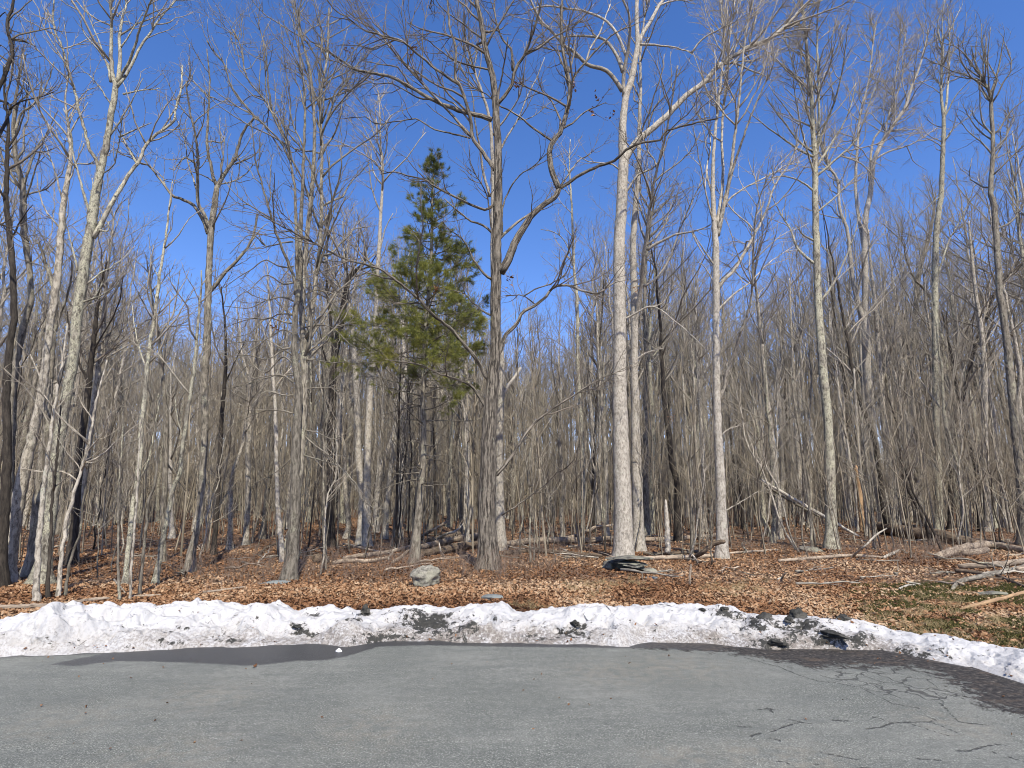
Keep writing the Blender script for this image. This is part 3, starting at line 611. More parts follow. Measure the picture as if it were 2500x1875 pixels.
blades(mp, rng.uniform(.015, .045, len(mp)), rng.uniform(.006, .012, len(mp)), 0.6, m_ms, 'moss_carpet', 'dark green moss cushions in the leaves by the fallen branches', 'moss', 3)
# low leafless brush
bp = []
for (x, y, n, sx, sy) in [(700,1405,260,1.6,.8),(820,1400,120,1.2,.7),(560,1410,160,1.2,.8),(1000,1400,90,1.,.7),(1110,1400,120,.9,.6),(1290,1385,130,.7,.5),(1250,1400,140,.6,.5),(420,1400,120,1.,.8),(960,1365,150,1.5,.8),
                          (2050,1375,160,1.5,.6),(2250,1365,260,1.0,.5),(1850,1345,120,1.5,1),(1400,1350,160,1.,.6),(250,1380,100,1.5,1),(300,1330,120,4,2),(1000,1330,150,5,2),(1700,1330,150,5,2),(2300,1340,150,4,2)]:
    c0 = gpt(x, y); bp.append(np.stack([rng.normal(c0[0], sx, n), rng.normal(c0[1], sy, n)], -1))
bp = np.concatenate(bp); bp = bp[rng.random(len(bp)) < .62]; bp = bp[bp[:, 1] > ytoe(bp[:, 0]) + 1.6]; N = len(bp)
P0 = np.column_stack([bp, ground(bp[:, 0], bp[:, 1])]); h = rng.uniform(.15, .6, N); d = norm(np.stack([rng.normal(0, .35, N), rng.normal(0, .35, N), np.ones(N)], -1))
Q = np.stack([P0 + d * (h * f)[:, None] + rng.normal(0, .02, (N, 3)) * f for f in (0, .33, .66, 1)], 1); Rr = np.full((N, 4), .003) * np.array([1.2, 1, .8, .5])
mb = MB(); tubes(mb, Q, Rr, 3); c1, r1 = sprout(Q, Rr, N * 5, 3, (25, 70), .5, .15, .1, .006, lmin=.08, lmax=.4, rmin=.0018); tubes(mb, c1, r1, 3)
tag(mb.build('low_brush', m_br), 'low tangle of leafless reddish-brown brush on the woodland floor', 'brush', kind='stuff')

# ================================================================ TREES
NAMES = {}
def grow(stemsP, stemsR, mb, dens=(1.6, 3.2, 3.6), t0=(.3, .2, .2), lm=((.7, 2.6), (.3, 1.1), (.14, .5)), up=(.10, .08, .05), ang=((30, 65), (30, 65), (30, 70)), wig=(.18, .21, .25), rg=None, rmin=.0038):
    """stems: list of (n,3),(n,) polylines resampled to a common count; adds 3 orders of branches"""
    rg = rg or rng
    P = np.stack([catmull(np.column_stack([p, r]), 14) for p, r in zip(stemsP, stemsR)]); R = P[:, :, 3]; P = P[:, :, :3]
    for lv in range(len(dens)):
        Ltot = np.linalg.norm(np.diff(P, axis=1), axis=2).sum()
        N = int(Ltot * dens[lv]); N = min(max(N, 1), 9000)
        P, R = sprout(P, R, N, (7, 6, 5)[lv], ang[lv], (.42, .55, .6)[lv], wig[lv], up[lv], (.013, .011, .010)[lv], t0[lv], lm[lv][0], lm[lv][1], rg=rg, rmin=rmin)
        tubes(mb, P, R, (5, 4, 3, 3)[lv])

LEAFC = []
def hero(name, label, base, trunk, limbs, bk, cat='tree', group=None, dens=(1.6, 3.2, 3.6), t0=0.35, Y=None, flare=0.55, top=True, lobes=0.05, k=16, rmin=.0038, lm=((.7, 2.6), (.3, 1.1), (.14, .5)), up=(.10, .08, .05), leaf=(), limbmat=None):
    """trunk: [(x,y,w)] and limbs: [(w0,w1,[(x,y)...])] measured in the photograph; placed at the tree's own distance"""
    global rng
    g0 = gpt(*base) if Y is None else np.array([at(base[0], base[1], Y)[0], Y, 0])
    if Y is not None: g0[2] = float(ground(g0[0], g0[1]))
    Y0 = g0[1]; root = empty(name, g0, label, cat, group)
    T = np.array([(base[0], base[1], trunk[0][2])] + [q for q in trunk[1:] if q[1] < base[1] - 3], float)
    m = max(10, int((T[0, 1] - T[-1, 1]) / 14)); S = catmull(T, m)
    hgt = (T[0, 1] - S[:, 1]); lean = rng.normal(0, 0.02)
    P = np.array([at(x, y, Y0 + lean * (i / m) * 6) for i, (x, y, w_) in enumerate(S)]); R = np.maximum(S[:, 2] * 0.5 * Y0 / FPX, .006)
    P[0] = g0; P = np.vstack([P[0] - [0, 0, .15], P]); R = np.append(R[0], R)
    P[2:, :2] += rng.normal(0, .006, (len(P) - 2, 2))
    hz = P[:, 2] - g0[2]; fl = flare * np.exp(-np.maximum(hz, 0) / (R[0] * 1.6 + .03))
    mb = MB(); tubes(mb, (P - g0)[None], R[None], k, lobes=lobes, seed=rng.uniform(0, 90), flare=fl)
    mb.build('trunk', bk, root)
    samples = [(x, y, pp[1]) for (x, y, w_), pp in zip(S, P[1:])]
    sP, sR = [], []
    i0 = int(len(P) * t0)
    if top: sP.append(P[i0:]); sR.append(R[i0:])
    mb = MB(); ml = mb
    for li, lb in enumerate(limbs):
        w0, w1, pts = lb[:3]
        A = np.array(samples); d = np.hypot(A[:, 0] - pts[0][0], A[:, 1] - pts[0][1]); Yb = A[np.argmin(d), 2]
        Q = catmull(np.array(pts, float), max(6, int(np.hypot(*np.diff(np.array(pts, float), axis=0).T).sum() / 12)))
        L = np.concatenate([[0], np.cumsum(np.hypot(*np.diff(Q, axis=0).T))]) * Y0 / FPX
        sgn = rng.uniform(-.55, .55) if len(lb) < 4 else lb[3]
        off = sgn * L * np.minimum(1, 0.4 + L * 0.3)
        ww = w0 + (w1 - w0) * (L / L[-1]) ** 0.8
        pp = np.array([at(x, y, Yb + o_) for (x, y), o_ in zip(Q, off)]); pp[2:-1] += rng.normal(0, .006, (len(pp) - 3, 3)) if len(pp) > 3 else 0
        rr = ww * .5 * (Yb + off) / FPX
        ml = MB(); tubes(ml, (pp - g0)[None], rr[None], 8 if w0 > 6 else 6); ml.build('limb', limbmat or bk, root)
        samples += [(x, y, Yb + o_) for (x, y), o_ in zip(Q, off)]
        sP.append(pp); sR.append(rr)
    sPl = [p - g0 for p in sP]
    mb = MB()
    if sPl: grow(sPl, sR, mb, tuple(d_ * 1.15 for d_ in dens), lm=lm, up=up, rmin=rmin)
    if mb.n: mb.build('crown', TW[bk], root)
    for (x, y) in leaf:
        A = np.array(samples); i = np.argmin(np.hypot(A[:, 0] - x, A[:, 1] - y)); c0 = at(x, y, A[i, 2]) - g0
        n = 9; q = leaves(c0 + rng.normal(0, .05, (n, 3)) * [1, 1, 1.4], rng.uniform(.07, .12, n), rng.uniform(.25, .8, n), name='dead_leaf_cluster'); q.parent = root
    return root
EDGE = 'trees along the edge of the woods'

# ---------------------------------------------------------------- traced trees
hero('oak_tree', "brown furrowed oak with long crooked limbs, standing near the middle just right of the pine", (1193,1388),
 [(0,0,44),(1193,1350,43),(1188,1250,40),(1192,1150,40),(1193,1080,37),(1199,972,33),(1209,862,26),(1210,741,27),(1212,650,26),(1213,590,24),(1215,500,24),(1216,362,20),(1212,301,20),(1209,241,19),(1201,181,17),(1186,120,15),(1178,75,14),(1170,30,13),(1163,0,12),(1150,-90,10),(1140,-200,7),(1145,-320,3)],
 [(24,13,[(1222,665),(1240,635),(1258,590),(1275,560),(1300,525),(1335,495),(1356,480),(1365,461)],-.1),
  (17,6,[(1365,461),(1352,430),(1344,400),(1342,370),(1350,345),(1370,318),(1382,280),(1392,225),(1388,195),(1375,130),(1370,60),(1372,0),(1378,-90)],.2),
  (7,2,[(1350,345),(1305,315),(1275,290),(1245,270),(1218,257),(1190,232),(1150,212),(1120,190)]),
  (6,2,[(1372,315),(1400,298),(1425,275),(1450,262),(1480,250)]),
  (7,3,[(1392,210),(1410,175),(1440,140),(1463,115),(1500,82),(1550,60)]),
  (5,2,[(1382,180),(1368,140),(1345,110),(1320,80),(1290,50)]),
  (10,4,[(1365,461),(1390,445),(1420,425),(1455,408),(1500,392),(1530,365),(1560,350),(1611,341),(1627,320),(1700,300),(1750,290)],-.35),
  (6,2,[(1368,455),(1385,430),(1410,395),(1435,380),(1450,368)]),
  (11,5,[(1214,255),(1235,230),(1250,205),(1256,175),(1270,150),(1283,130),(1295,95),(1310,50),(1322,0),(1332,-70)]),
  (7,2,[(1283,130),(1310,120),(1345,95),(1400,65),(1430,35),(1450,10)]),
  (8,3,[(1252,172),(1248,120),(1230,100),(1215,70),(1208,30),(1205,-30)]),
  (14,5,[(1200,292),(1170,282),(1140,275),(1100,262),(1050,240),(1000,211),(952,187),(877,172),(847,157),(807,130),(770,110)],.1),
  (5,2,[(1060,243),(1020,238),(980,215),(950,203),(920,205),(880,190)]),
  (12,5,[(1208,415),(1181,374),(1154,335),(1148,286),(1130,226),(1120,205),(1111,181),(1113,120),(1100,75),(1095,30),(1090,-40)],-.2),
  (8,3,[(1120,205),(1095,190),(1060,165),(1030,140),(1000,115),(979,99),(930,85),(883,70),(847,42),(820,25),(790,-10)],-.3),
  (8,3,[(1154,335),(1130,310),(1080,255),(1050,225),(1000,168),(960,125),(920,75),(880,55),(840,20)],.2),
  (5,2,[(1148,337),(1100,325),(1060,315),(1020,292),(1000,291),(922,302),(890,285),(840,290)]),
  (6,2,[(1150,300),(1110,255),(1060,230),(1020,205),(985,180)]),
  (6,2,[(1203,172),(1170,165),(1140,158),(1120,152),(1090,135),(1040,95),(1000,62)]),
  (6,2,[(1186,100),(1150,75),(1120,50),(1080,20),(1050,-20)]),
  (8,3,[(1205,500),(1185,512),(1150,500),(1110,480),(1060,455),(1040,440),(1000,430),(960,420),(930,425)]),
  (7,3,[(1200,567),(1180,550),(1150,540),(1130,525),(1110,510),(1085,485)]),
  (8,2,[(1203,682),(1185,672),(1160,640),(1145,610),(1125,580),(1095,560),(1080,540)]),
  (6,2,[(1200,770),(1180,760),(1150,735),(1130,715),(1105,708)]),
  (11,3,[(1192,925),(1183,915),(1163,877),(1130,838),(1099,801),(1060,771),(1027,735),(1000,711),(970,687),(937,663),(892,645),(837,630),(771,596),(726,572),(680,548),(636,524)],-.45),
  (4,2,[(892,645),(870,610),(840,580),(800,560)]),
  (4,2,[(1027,735),(1000,742),(965,738)]),
  (12,4,[(1209,872),(1222,856),(1235,816),(1259,795),(1268,777),(1277,762),(1307,744),(1331,726),(1347,705),(1368,697),(1389,697),(1416,708),(1458,717),(1476,705),(1500,690)],-.1),
  (4,2,[(1307,744),(1290,730),(1270,720),(1235,722)]), (4,2,[(1280,722),(1310,705),(1350,690),(1380,670),(1400,620)]),
  (9,2,[(1212,1160),(1247,1117),(1294,1045),(1345,1001),(1402,965),(1453,932),(1500,911),(1545,890)],.15),
  (4,2,[(1225,1258),(1290,1215),(1350,1165),(1395,1130),(1415,1100)]),
  (9,2,[(1192,1000),(1181,988),(1157,949),(1130,931),(1075,913),(1030,892),(1000,886),(940,878)]),
  (9,4,[(1214,590),(1229,572),(1250,554),(1286,527),(1319,506),(1345,492)],.4),
  (6,2,[(1225,575),(1229,500),(1262,434),(1301,407),(1343,365),(1360,340)]),
  (6,2,[(1212,640),(1200,560),(1190,480),(1170,440),(1150,400),(1145,360)]),
  (7,3,[(1209,310),(1216,240),(1222,200),(1232,150),(1240,90)])],
 B_OAK, dens=(2.0,3.0,3.4), t0=.55, leaf=[(1402,212),(1260,210),(1242,685),(1064,707),(1445,272),(1008,120),(850,125),(1460,235)], flare=.5)
hero('maple_tree', 'pale straight trunk half hidden directly behind the right side of the brown oak', (1222,1344),
 [(0,0,24),(1218,1117,20),(1222,972,19),(1223,877,17),(1210,760,14),(1203,640,13),(1204,520,12),(1203,400,11),(1196,300,8),(1175,220,7),(1150,150,5),(1130,60,3)],
 [(9,7,[(1222,972),(1240,942),(1258,920),(1271,897)]),(7,2,[(1204,400),(1235,340),(1265,290),(1285,240),(1310,190),(1330,140)]),(6,2,[(1203,330),(1240,280),(1270,230),(1282,160),(1285,100)]),
  (8,2,[(1196,480),(1180,420),(1170,350),(1160,300),(1150,220),(1120,150)])], B_WHITE, dens=(1.2,3,3), t0=.6)
hero('white_oak_tree', "thickest pale trunk, behind the stacked stone slabs, one long limb rising to the right", (1520,1363),
 [(0,0,46),(1522,1334,44),(1519,1189,41),(1515,1045,38),(1513,936,34),(1513,762,31),(1512,605,30),(1518,500,29),(1519,452,28),(1522,392,27),(1520,331,22),(1523,271,19),(1531,226,18),(1541,196,18),(1550,151,16),(1557,105,14),(1555,60,12),(1555,0,11),(1562,-120,9),(1560,-260,4)],
 [(20,8,[(1524,392),(1555,345),(1585,320),(1620,290),(1650,260),(1680,230),(1720,200),(1750,165),(1775,148),(1810,125),(1835,112),(1870,100),(1905,75),(1930,50),(1960,20),(1990,-15),(2020,-60)],.1),
  (7,3,[(1785,152),(1810,160),(1835,172),(1860,180),(1880,192)]),(6,3,[(1833,110),(1830,90),(1842,60),(1850,20),(1870,-20)]),
  (12,5,[(1524,235),(1522,200),(1524,165),(1532,130),(1536,100),(1538,60),(1530,20),(1500,-40)]),
  (13,5,[(1519,222),(1502,195),(1480,172),(1455,164),(1430,155),(1400,125),(1375,110),(1350,80),(1320,50),(1300,10),(1280,-30)],-.2),
  (6,3,[(1430,155),(1440,120),(1462,85),(1475,50),(1490,10)]),
  (11,4,[(1520,175),(1508,140),(1480,100),(1450,90),(1400,88),(1360,95)]),
  (9,4,[(1530,140),(1510,90),(1490,60),(1470,45),(1430,28),(1380,20),(1330,15),(1290,25)],.3),
  (7,3,[(1556,108),(1600,110),(1640,115),(1670,122),(1690,130)]),(6,2,[(1688,130),(1715,95),(1760,70),(1800,50),(1830,30)]),
  (13,7,[(1557,112),(1570,80),(1590,50),(1605,20),(1625,-10),(1640,-60)]),(5,3,[(1600,18),(1630,5),(1660,0),(1678,3)]),
  (6,2,[(1515,778),(1526,778),(1558,762),(1579,750),(1605,752),(1647,783),(1680,810),(1720,850)],-.6),
  (7,2,[(1528,470),(1545,445),(1557,428),(1585,415),(1605,400),(1620,370),(1640,320),(1670,300)],-.3),
  (5,2,[(1519,420),(1490,400),(1440,395),(1410,380)])],
 B_WHITE, dens=(1.8,3,3.4), t0=.8, leaf=[(1552,705),(1495,280),(1640,1022)], lobes=.03, flare=.2)
hero('maple_tree', "pale trunk with dark shadow bands close against the right of the thickest pale trunk", (1557,1346),
 [(0,0,29),(1558,1298,27),(1553,1117,24),(1551,972,21),(1549,920,19),(1549,763,18),(1546,605,16),(1553,482,13),(1558,422,12),(1561,301,10),(1564,211,8),(1564,120,6),(1580,0,4),(1590,-80,2)],
 [(12,4,[(1549,800),(1562,720),(1572,620),(1585,520),(1592,470),(1605,410),(1625,330),(1640,250),(1655,160)]),
  (9,3,[(1580,610),(1594,600),(1636,578),(1660,570),(1700,563),(1735,548)]),(5,2,[(1690,568),(1705,600),(1730,640),(1748,655)]),
  (5,2,[(1550,880),(1580,860),(1620,850)]),(7,2,[(1550,700),(1590,690),(1630,640),(1660,560),(1700,470),(1720,420)])], B_WHITE, dens=(1.6,3,3), t0=.5)
hero('ash_tree', "brownish trunk, third in the close group starting with the thickest pale trunk", (1579,1312),
 [(0,0,17),(1577,1117,14),(1575,972,13),(1578,850,11),(1574,720,9),(1580,600,7),(1600,480,4)],[(6,2,[(1578,850),(1610,780),(1640,700),(1650,620)])], B_GREY)
hero('birch_tree', "slim lichen-patched trunk, fourth and last in the close group right of the thickest pale trunk", (1592,1305),
 [(0,0,13),(1592,1200,12),(1594,1045,11),(1588,936,10),(1585,850,8),(1590,750,6),(1600,650,4)],[(5,2,[(1588,880),(1640,810),(1680,750)])], B_LICH)
hero('maple_tree', "smooth pale trunk forking into three upright stems, right of the thickest pale trunk's group", (1763,1363),
 [(0,0,30),(1763,1334,27),(1759,1189,23),(1752,1045,19),(1750,936,18),(1748,815,17),(1748,658,17),(1747,600,16),(1745,560,14),(1741,482,12),(1741,422,10),(1745,331,8),(1760,200,6),(1766,100,5),(1760,0,3)],
 [(10,3,[(1750,555),(1765,440),(1762,330),(1772,200),(1780,100),(1792,20),(1800,-40)]),
  (12,3,[(1752,575),(1762,530),(1771,482),(1783,422),(1794,331),(1805,240),(1812,160),(1825,60),(1845,-20)]),
  (9,3,[(1770,505),(1785,430),(1810,350),(1835,280),(1860,220),(1880,180),(1900,120)]),
  (10,3,[(1752,705),(1770,680),(1794,657),(1815,620),(1836,584),(1868,521),(1892,452),(1922,407),(1950,350)],.4),
  (6,2,[(1765,503),(1774,494),(1801,470),(1831,452),(1877,428),(1913,407),(1952,395)]),
  (9,3,[(1750,985),(1768,946),(1773,915),(1794,857),(1810,805),(1826,763),(1836,710),(1840,600),(1850,500),(1880,420)],-.4),
  (4,1.5,[(1754,1070),(1770,1053),(1786,1045),(1850,1023)]),(4,1.5,[(1765,1250),(1775,1245),(1810,1225),(1850,1200)]),
  (6,2,[(1748,655),(1725,620),(1705,590),(1690,562)]),(6,2,[(1748,560),(1730,500),(1715,430),(1700,350),(1690,300)]),
  (6,2,[(1741,480),(1725,420),(1735,350),(1720,280),(1700,220)]),(6,2,[(1750,760),(1790,720),(1830,690),(1880,640),(1940,600)]),(5,2,[(1748,700),(1720,650),(1700,640)])],
 B_WHITE, dens=(1.8,3,3.2), t0=.62, flare=.3, lobes=.03, limbmat=B_PALE)
hero('maple_tree', "lichen-spotted grey trunk with a fan of branches high up, right of the three-stemmed one", (2030,1341),
 [(0,0,28),(2028,1262,25),(2025,1117,22),(2020,1008,20),(2012,936,21),(2006,860,20),(1999,760,18),(1996,680,17),(1992,560,16),(1990,482,15),(1990,392,14),(1984,301,11),(1980,211,10),(1970,120,8),(1958,0,5),(1950,-80,3)],
 [(7,2,[(1988,372),(1950,345),(1900,280),(1870,240)]),(7,2,[(1990,385),(1950,365),(1900,330),(1860,300),(1825,270)]),(8,2,[(1990,380),(2010,320),(2040,240),(2060,150),(2070,60)]),
  (9,3,[(1990,400),(1999,320),(1998,200),(1995,100),(1997,0),(2000,-60)]),(7,2,[(1992,410),(2030,350),(2070,280),(2090,200)]),(7,2,[(1993,430),(2040,390),(2090,340),(2120,260),(2150,180)]),
  (6,2,[(1985,360),(1975,280),(1950,200),(1925,120),(1910,60)]),(6,2,[(1992,590),(1960,572),(1945,550)]),(6,2,[(1992,470),(1950,440),(1910,430),(1870,440)]),
  (8,2,[(1996,650),(1950,610),(1930,560),(1905,520),(1880,470)],.4),(6,2,[(1992,520),(2040,480),(2080,440),(2110,420)]),(6,2,[(1992,440),(1960,330),(1940,220),(1935,150)]),
  (7,2,[(1999,740),(2030,700),(2060,640),(2080,590),(2100,520)])], B_LICH, dens=(2.4,3.2,3.4), t0=.6)
hero('beech_tree', "broad smooth pale trunk leaning left, forked halfway up, behind the mossy fallen log", (2162,1284),
 [(0,0,27),(2158,1262,25),(2147,1189,23),(2136,1117,22),(2127,1045,21),(2123,972,21),(2117,900,20),(2113,800,18),(2113,700,15),(2111,600,14),(2115,520,13),(2125,473,12),(2133,394,11),(2158,341,10),(2189,294,9),(2210,262,8),(2226,210,6),(2247,157,5),(2270,60,2)],
 [(13,4,[(2115,800),(2095,740),(2082,680),(2075,620),(2068,560),(2050,510),(2045,440),(2020,400),(1998,330),(1990,250)]),
  (10,3,[(2110,610),(2090,480),(2092,380),(2100,280),(2120,200),(2130,120),(2140,50)]),
  (7,2,[(2122,440),(2130,350),(2148,320),(2180,270),(2185,200),(2195,120),(2200,60)]),
  (6,2,[(2135,390),(2170,370),(2230,350),(2290,310)]),(7,2,[(2090,740),(2110,640),(2140,560)]),(5,2,[(2160,340),(2170,280),(2200,200),(2205,120),(2215,70)])], B_WHITE, dens=(1.8,3,3), t0=.55)
hero('poplar_tree', "tall slender trunk whose narrow forked top stands alone in the blue sky at the right", (2292,1301),
 [(0,0,16),(2291,1189,15),(2286,1045,15),(2284,900,14),(2283,763,14),(2283,658,14),(2287,552,13),(2298,473,12),(2302,367,11),(2304,294,9),(2299,250,7),(2298,200,6),(2302,120,5),(2300,60,3),(2305,0,2)],
 [(7,2,[(2304,294),(2312,240),(2318,150),(2318,80),(2312,10)]),(4,1.5,[(2303,350),(2330,310),(2360,290),(2385,265)]),(5,1.5,[(2304,290),(2330,240),(2350,215),(2375,190)]),
  (5,2,[(2290,670),(2315,594),(2340,545),(2362,500),(2380,450)]),(4,1.5,[(2300,120),(2290,60),(2310,0)]),(4,1.5,[(2312,90),(2340,30),(2350,10)]),(4,1.5,[(2296,480),(2270,500),(2230,540)])], B_LICH, dens=(2,3,3), t0=.6, lm=((.6,1.9),(.3,.9),(.14,.4)), up=(.2,.12,.08))
hero('maple_tree', "grey trunk at the right edge, leaning left above the pale fallen log", (2506,1330),
 [(0,0,27),(2492,1153,23),(2483,1081,20),(2472,973,18),(2463,880,17),(2456,815,16),(2441,710,15),(2434,605,14),(2427,500,13),(2418,473,12),(2424,367,10),(2420,262,9),(2418,231,8),(2400,195,6),(2380,150,4),(2370,110,2)],
 [(7,2,[(2418,231),(2432,190),(2445,130),(2450,90)]),(5,2,[(2424,330),(2400,300),(2392,240),(2395,180)]),(5,2,[(2420,250),(2385,200),(2350,180)]),(6,2,[(2430,560),(2470,540),(2510,480)])], B_GREY, dens=(2.2,3,3), t0=.45, up=(.2,.12,.08))
hero('cherry_tree', 'thin black trunk leaning strongly right over the big mossy log, near the right edge', (2320,1294),
 [(0,0,11),(2322,1180,11),(2324,1117,10),(2338,1027,10),(2347,988,10),(2362,920,9),(2378,857,9),(2399,794,8),(2420,731,7),(2462,673,6),(2500,637,4)],
 [(5,2,[(2347,990),(2330,930),(2318,860),(2310,760)]),(4,2,[(2399,794),(2440,740),(2490,720)]),(4,1.5,[(2378,860),(2375,790),(2390,720)])], B_DARK, dens=(1.6,2.5,2.5), up=(.1,.1,.05))
hero('maple_tree', 'grey trunk just right of the broad leaning smooth one, behind the log', (2187,1290),
 [(0,0,18),(2182,1225,17),(2172,1117,15),(2160,1045,14),(2150,936,13),(2145,850,11),(2138,760,9),(2125,640,6),(2120,560,3)],[(6,2,[(2150,936),(2175,860),(2185,780),(2190,700)])], B_PALE)
hero('maple_tree', "grey trunk whose top bends right, between the broad smooth trunk and the slender tall one", (2218,1272),
 [(0,0,14),(2219,1153,13),(2220,1008,12),(2226,900,11),(2231,841,11),(2239,710,11),(2252,631,10),(2268,579,8),(2278,531,6),(2285,470,3)],[(8,2,[(2239,735),(2273,731),(2250,700),(2231,678),(2210,626),(2205,594),(2157,547)]),(5,2,[(2255,625),(2300,560),(2330,520)])], B_GREY)
hero('maple_tree', 'straight grey trunk between the thin black leaning one and the right edge of the picture', (2414,1298),
 [(0,0,17),(2407,1153,15),(2403,1045,14),(2403,900,12),(2395,800,10),(2380,700,8),(2370,600,6),(2365,540,3)],[(5,2,[(2400,850),(2440,780),(2460,720)])], B_PALE)
hero('hornbeam_tree', 'crooked black trunk bending left in the open woods at the right', (2393,1298),
 [(0,0,11),(2389,1207,11),(2385,1153,9),(2360,1060,8),(2345,1000,7),(2330,900,6),(2318,840,5),(2300,760,3)],[(4,2,[(2385,1150),(2400,1080),(2400,1000)])], B_DARK)
hero('maple_tree', 'slim grey trunk midway between the three-stemmed tree and the lichen-spotted one', (1904,1317),
 [(0,0,15),(1897,1189,13),(1886,1081,12),(1872,972,11),(1864,880,10),(1857,815,9),(1850,740,7),(1840,650,5),(1835,560,3)],[(4,2,[(1864,880),(1890,820),(1900,760)]),(4,2,[(1857,815),(1830,760),(1820,700)])], B_PALE)
hero('maple_tree', 'slim grey trunk just left of the lichen-spotted one', (1958,1281),
 [(0,0,11),(1951,1153,11),(1946,1081,10),(1940,972,9),(1935,860,7),(1930,760,5),(1928,680,3)],[(4,2,[(1938,940),(1960,880),(1970,820)])], B_PALE)
hero('birch_tree', 'slim whitish trunk between the lichen-spotted tree and the broad leaning one', (2056,1240),
 [(0,0,13),(2056,1180,13),(2054,1081,12),(2049,972,11),(2040,880,10),(2035,800,8),(2030,700,5),(2028,620,3)],[(4,2,[(2045,920),(2070,860),(2080,800)])], B_WHITE)
hero('birch_tree', 'thin bright trunk beside the broken snag, left of the mossy log', (2119,1309),
 [(0,0,10),(2114,1225,9),(2103,1171,9),(2096,1100,8),(2090,1000,6),(2085,900,4)],[], B_WHITE)
hero('maple_tree', 'slim trunk deeper in the woods just left of the three-stemmed grey tree', (1721,1298),
 [(0,0,11),(1717,1153,10),(1712,1045,9),(1706,936,8),(1700,820,6),(1698,700,3)],[(4,2,[(1706,936),(1730,880),(1735,820)])], B_PALE)
hero('birch_tree', 'tall thin whitish tree standing alone between the brown oak and the white oak', (1422,1318),
 [(0,0,10),(1424,1153,9),(1420,1045,9),(1415,980,9),(1411,892,9),(1410,771,8),(1407,711,8),(1401,651,7),(1398,560,6),(1394,480,5),(1390,400,3),(1392,340,2)],[(4,1.5,[(1401,651),(1385,600),(1360,570),(1320,560)]),(4,1.5,[(1408,790),(1440,740),(1455,700)])], B_LICH, t0=.5, lm=((.5,1.4),(.2,.7),(.1,.3)))
hero('maple_tree', 'slim pale trunk just left of the white oak', (1482,1310),
 [(0,0,12),(1480,1225,11),(1477,1081,10),(1468,972,9),(1460,880,7),(1458,780,5),(1455,700,3)],[(4,2,[(1468,972),(1440,900),(1430,830)])], B_PALE)
hero('cherry_tree', 'thin black stem leaning right between the thin whitish tree and the white oak', (1450,1301),
 [(0,0,7),(1449,1117,6),(1457,990,6),(1460,880,5),(1470,760,4),(1475,660,2)],[(3,1.5,[(1457,990),(1440,920),(1430,860)])], B_DARK)
hero('maple_tree', 'slim pale trunk between the pine and the brown oak, farther back', (1135,1302),
 [(0,0,14),(1135,1189,13),(1138,1045,11),(1140,950,10),(1135,850,8),(1120,740,6),(1110,640,4)],[(4,2,[(1140,950),(1165,880),(1170,820)]),(5,2,[(1133,840),(1100,790),(1085,740)])], B_PALE)
hero('maple_tree', 'grey trunk seen dimly just left of the pine trunk', (1000,1296),
 [(0,0,13),(1003,1189,12),(1006,1080,11),(1002,960,9),(995,860,6),(990,780,3)],[(4,2,[(1004,1000),(980,930),(975,870)])], B_GREY)
hero('maple_tree', 'left trunk of the pale pair left of the pine, leaning slightly left', (876,1331),
 [(0,0,15),(884,1225,15),(875,1117,16),(872,1008,15),(868,905,14),(866,892,13),(862,801,12),(857,771,10),(848,700,8),(840,620,5),(838,540,3)],[(5,2,[(866,900),(890,830),(895,770)]),(6,2,[(862,801),(840,740),(815,700),(800,650)])], B_WHITE)
hero('birch_tree', 'tallest whitish trunk of the pale pair left of the pine, branches against the sky', (897,1335),
 [(0,0,18),(896,1189,17),(900,1045,17),(905,936,16),(908,905,15),(913,862,14),(917,771,12),(920,681,11),(925,620,11),(928,560,9),(931,500,8),(934,440,6),(931,392,5),(928,300,4),(924,230,2)],
 [(6,2,[(913,862),(940,800),(950,760)]),(5,2,[(925,620),(940,560),(960,520)]),(6,2,[(920,681),(900,640),(890,600),(880,550),(870,510)]),(5,1.5,[(930,520),(910,470),(900,400),(895,350)])], B_WHITE, dens=(1.6,3,3), t0=.5)
hero('maple_tree', 'pale trunk leaning clearly to the right, just left of the pine', (918,1300),
 [(0,0,13),(920,1230,12),(925,1160,12),(938,1120,11),(954,1081,11),(965,1040,11),(976,1001,10),(990,947,9),(1012,911,7),(1030,870,5),(1045,820,3)],[(4,2,[(965,1040),(960,970),(955,900)])], B_WHITE)
hero('cherry_tree', 'thin straight black stem in front of the woods just left of the pine trunk', (967,1341),
 [(0,0,6),(971,1117,6),(974,1045,5),(976,950,4),(980,860,3)],[], B_DARK, top=True, t0=.4)
hero('cherry_tree', 'thin straight black stem just right of the pine trunk', (1063,1318),
 [(0,0,7),(1062,1200,7),(1061,1117,6),(1058,1040,5),(1060,940,3)],[], B_DARK, t0=.4)
hero('black_oak_tree', "almost black trunk forking in a Y, between the twin-stemmed tree and the pine", (806,1334),
 [(0,0,20),(808,1189,19),(809,1045,19),(810,982,19),(812,922,18),(816,880,18),(822,840,17),(832,790,16),(840,740,15),(846,705,13),(850,681,12),(870,660,10),(890,640,8),(893,600,6)],
 [(10,3,[(816,862),(811,820),(804,756),(798,711),(798,636),(800,580),(806,520)]),(5,2,[(812,922),(790,860),(780,800)]),(5,2,[(850,681),(845,630),(835,590)]),(5,2,[(870,660),(900,650),(925,610)])], B_DARK, dens=(1.8,3,3), t0=.5)
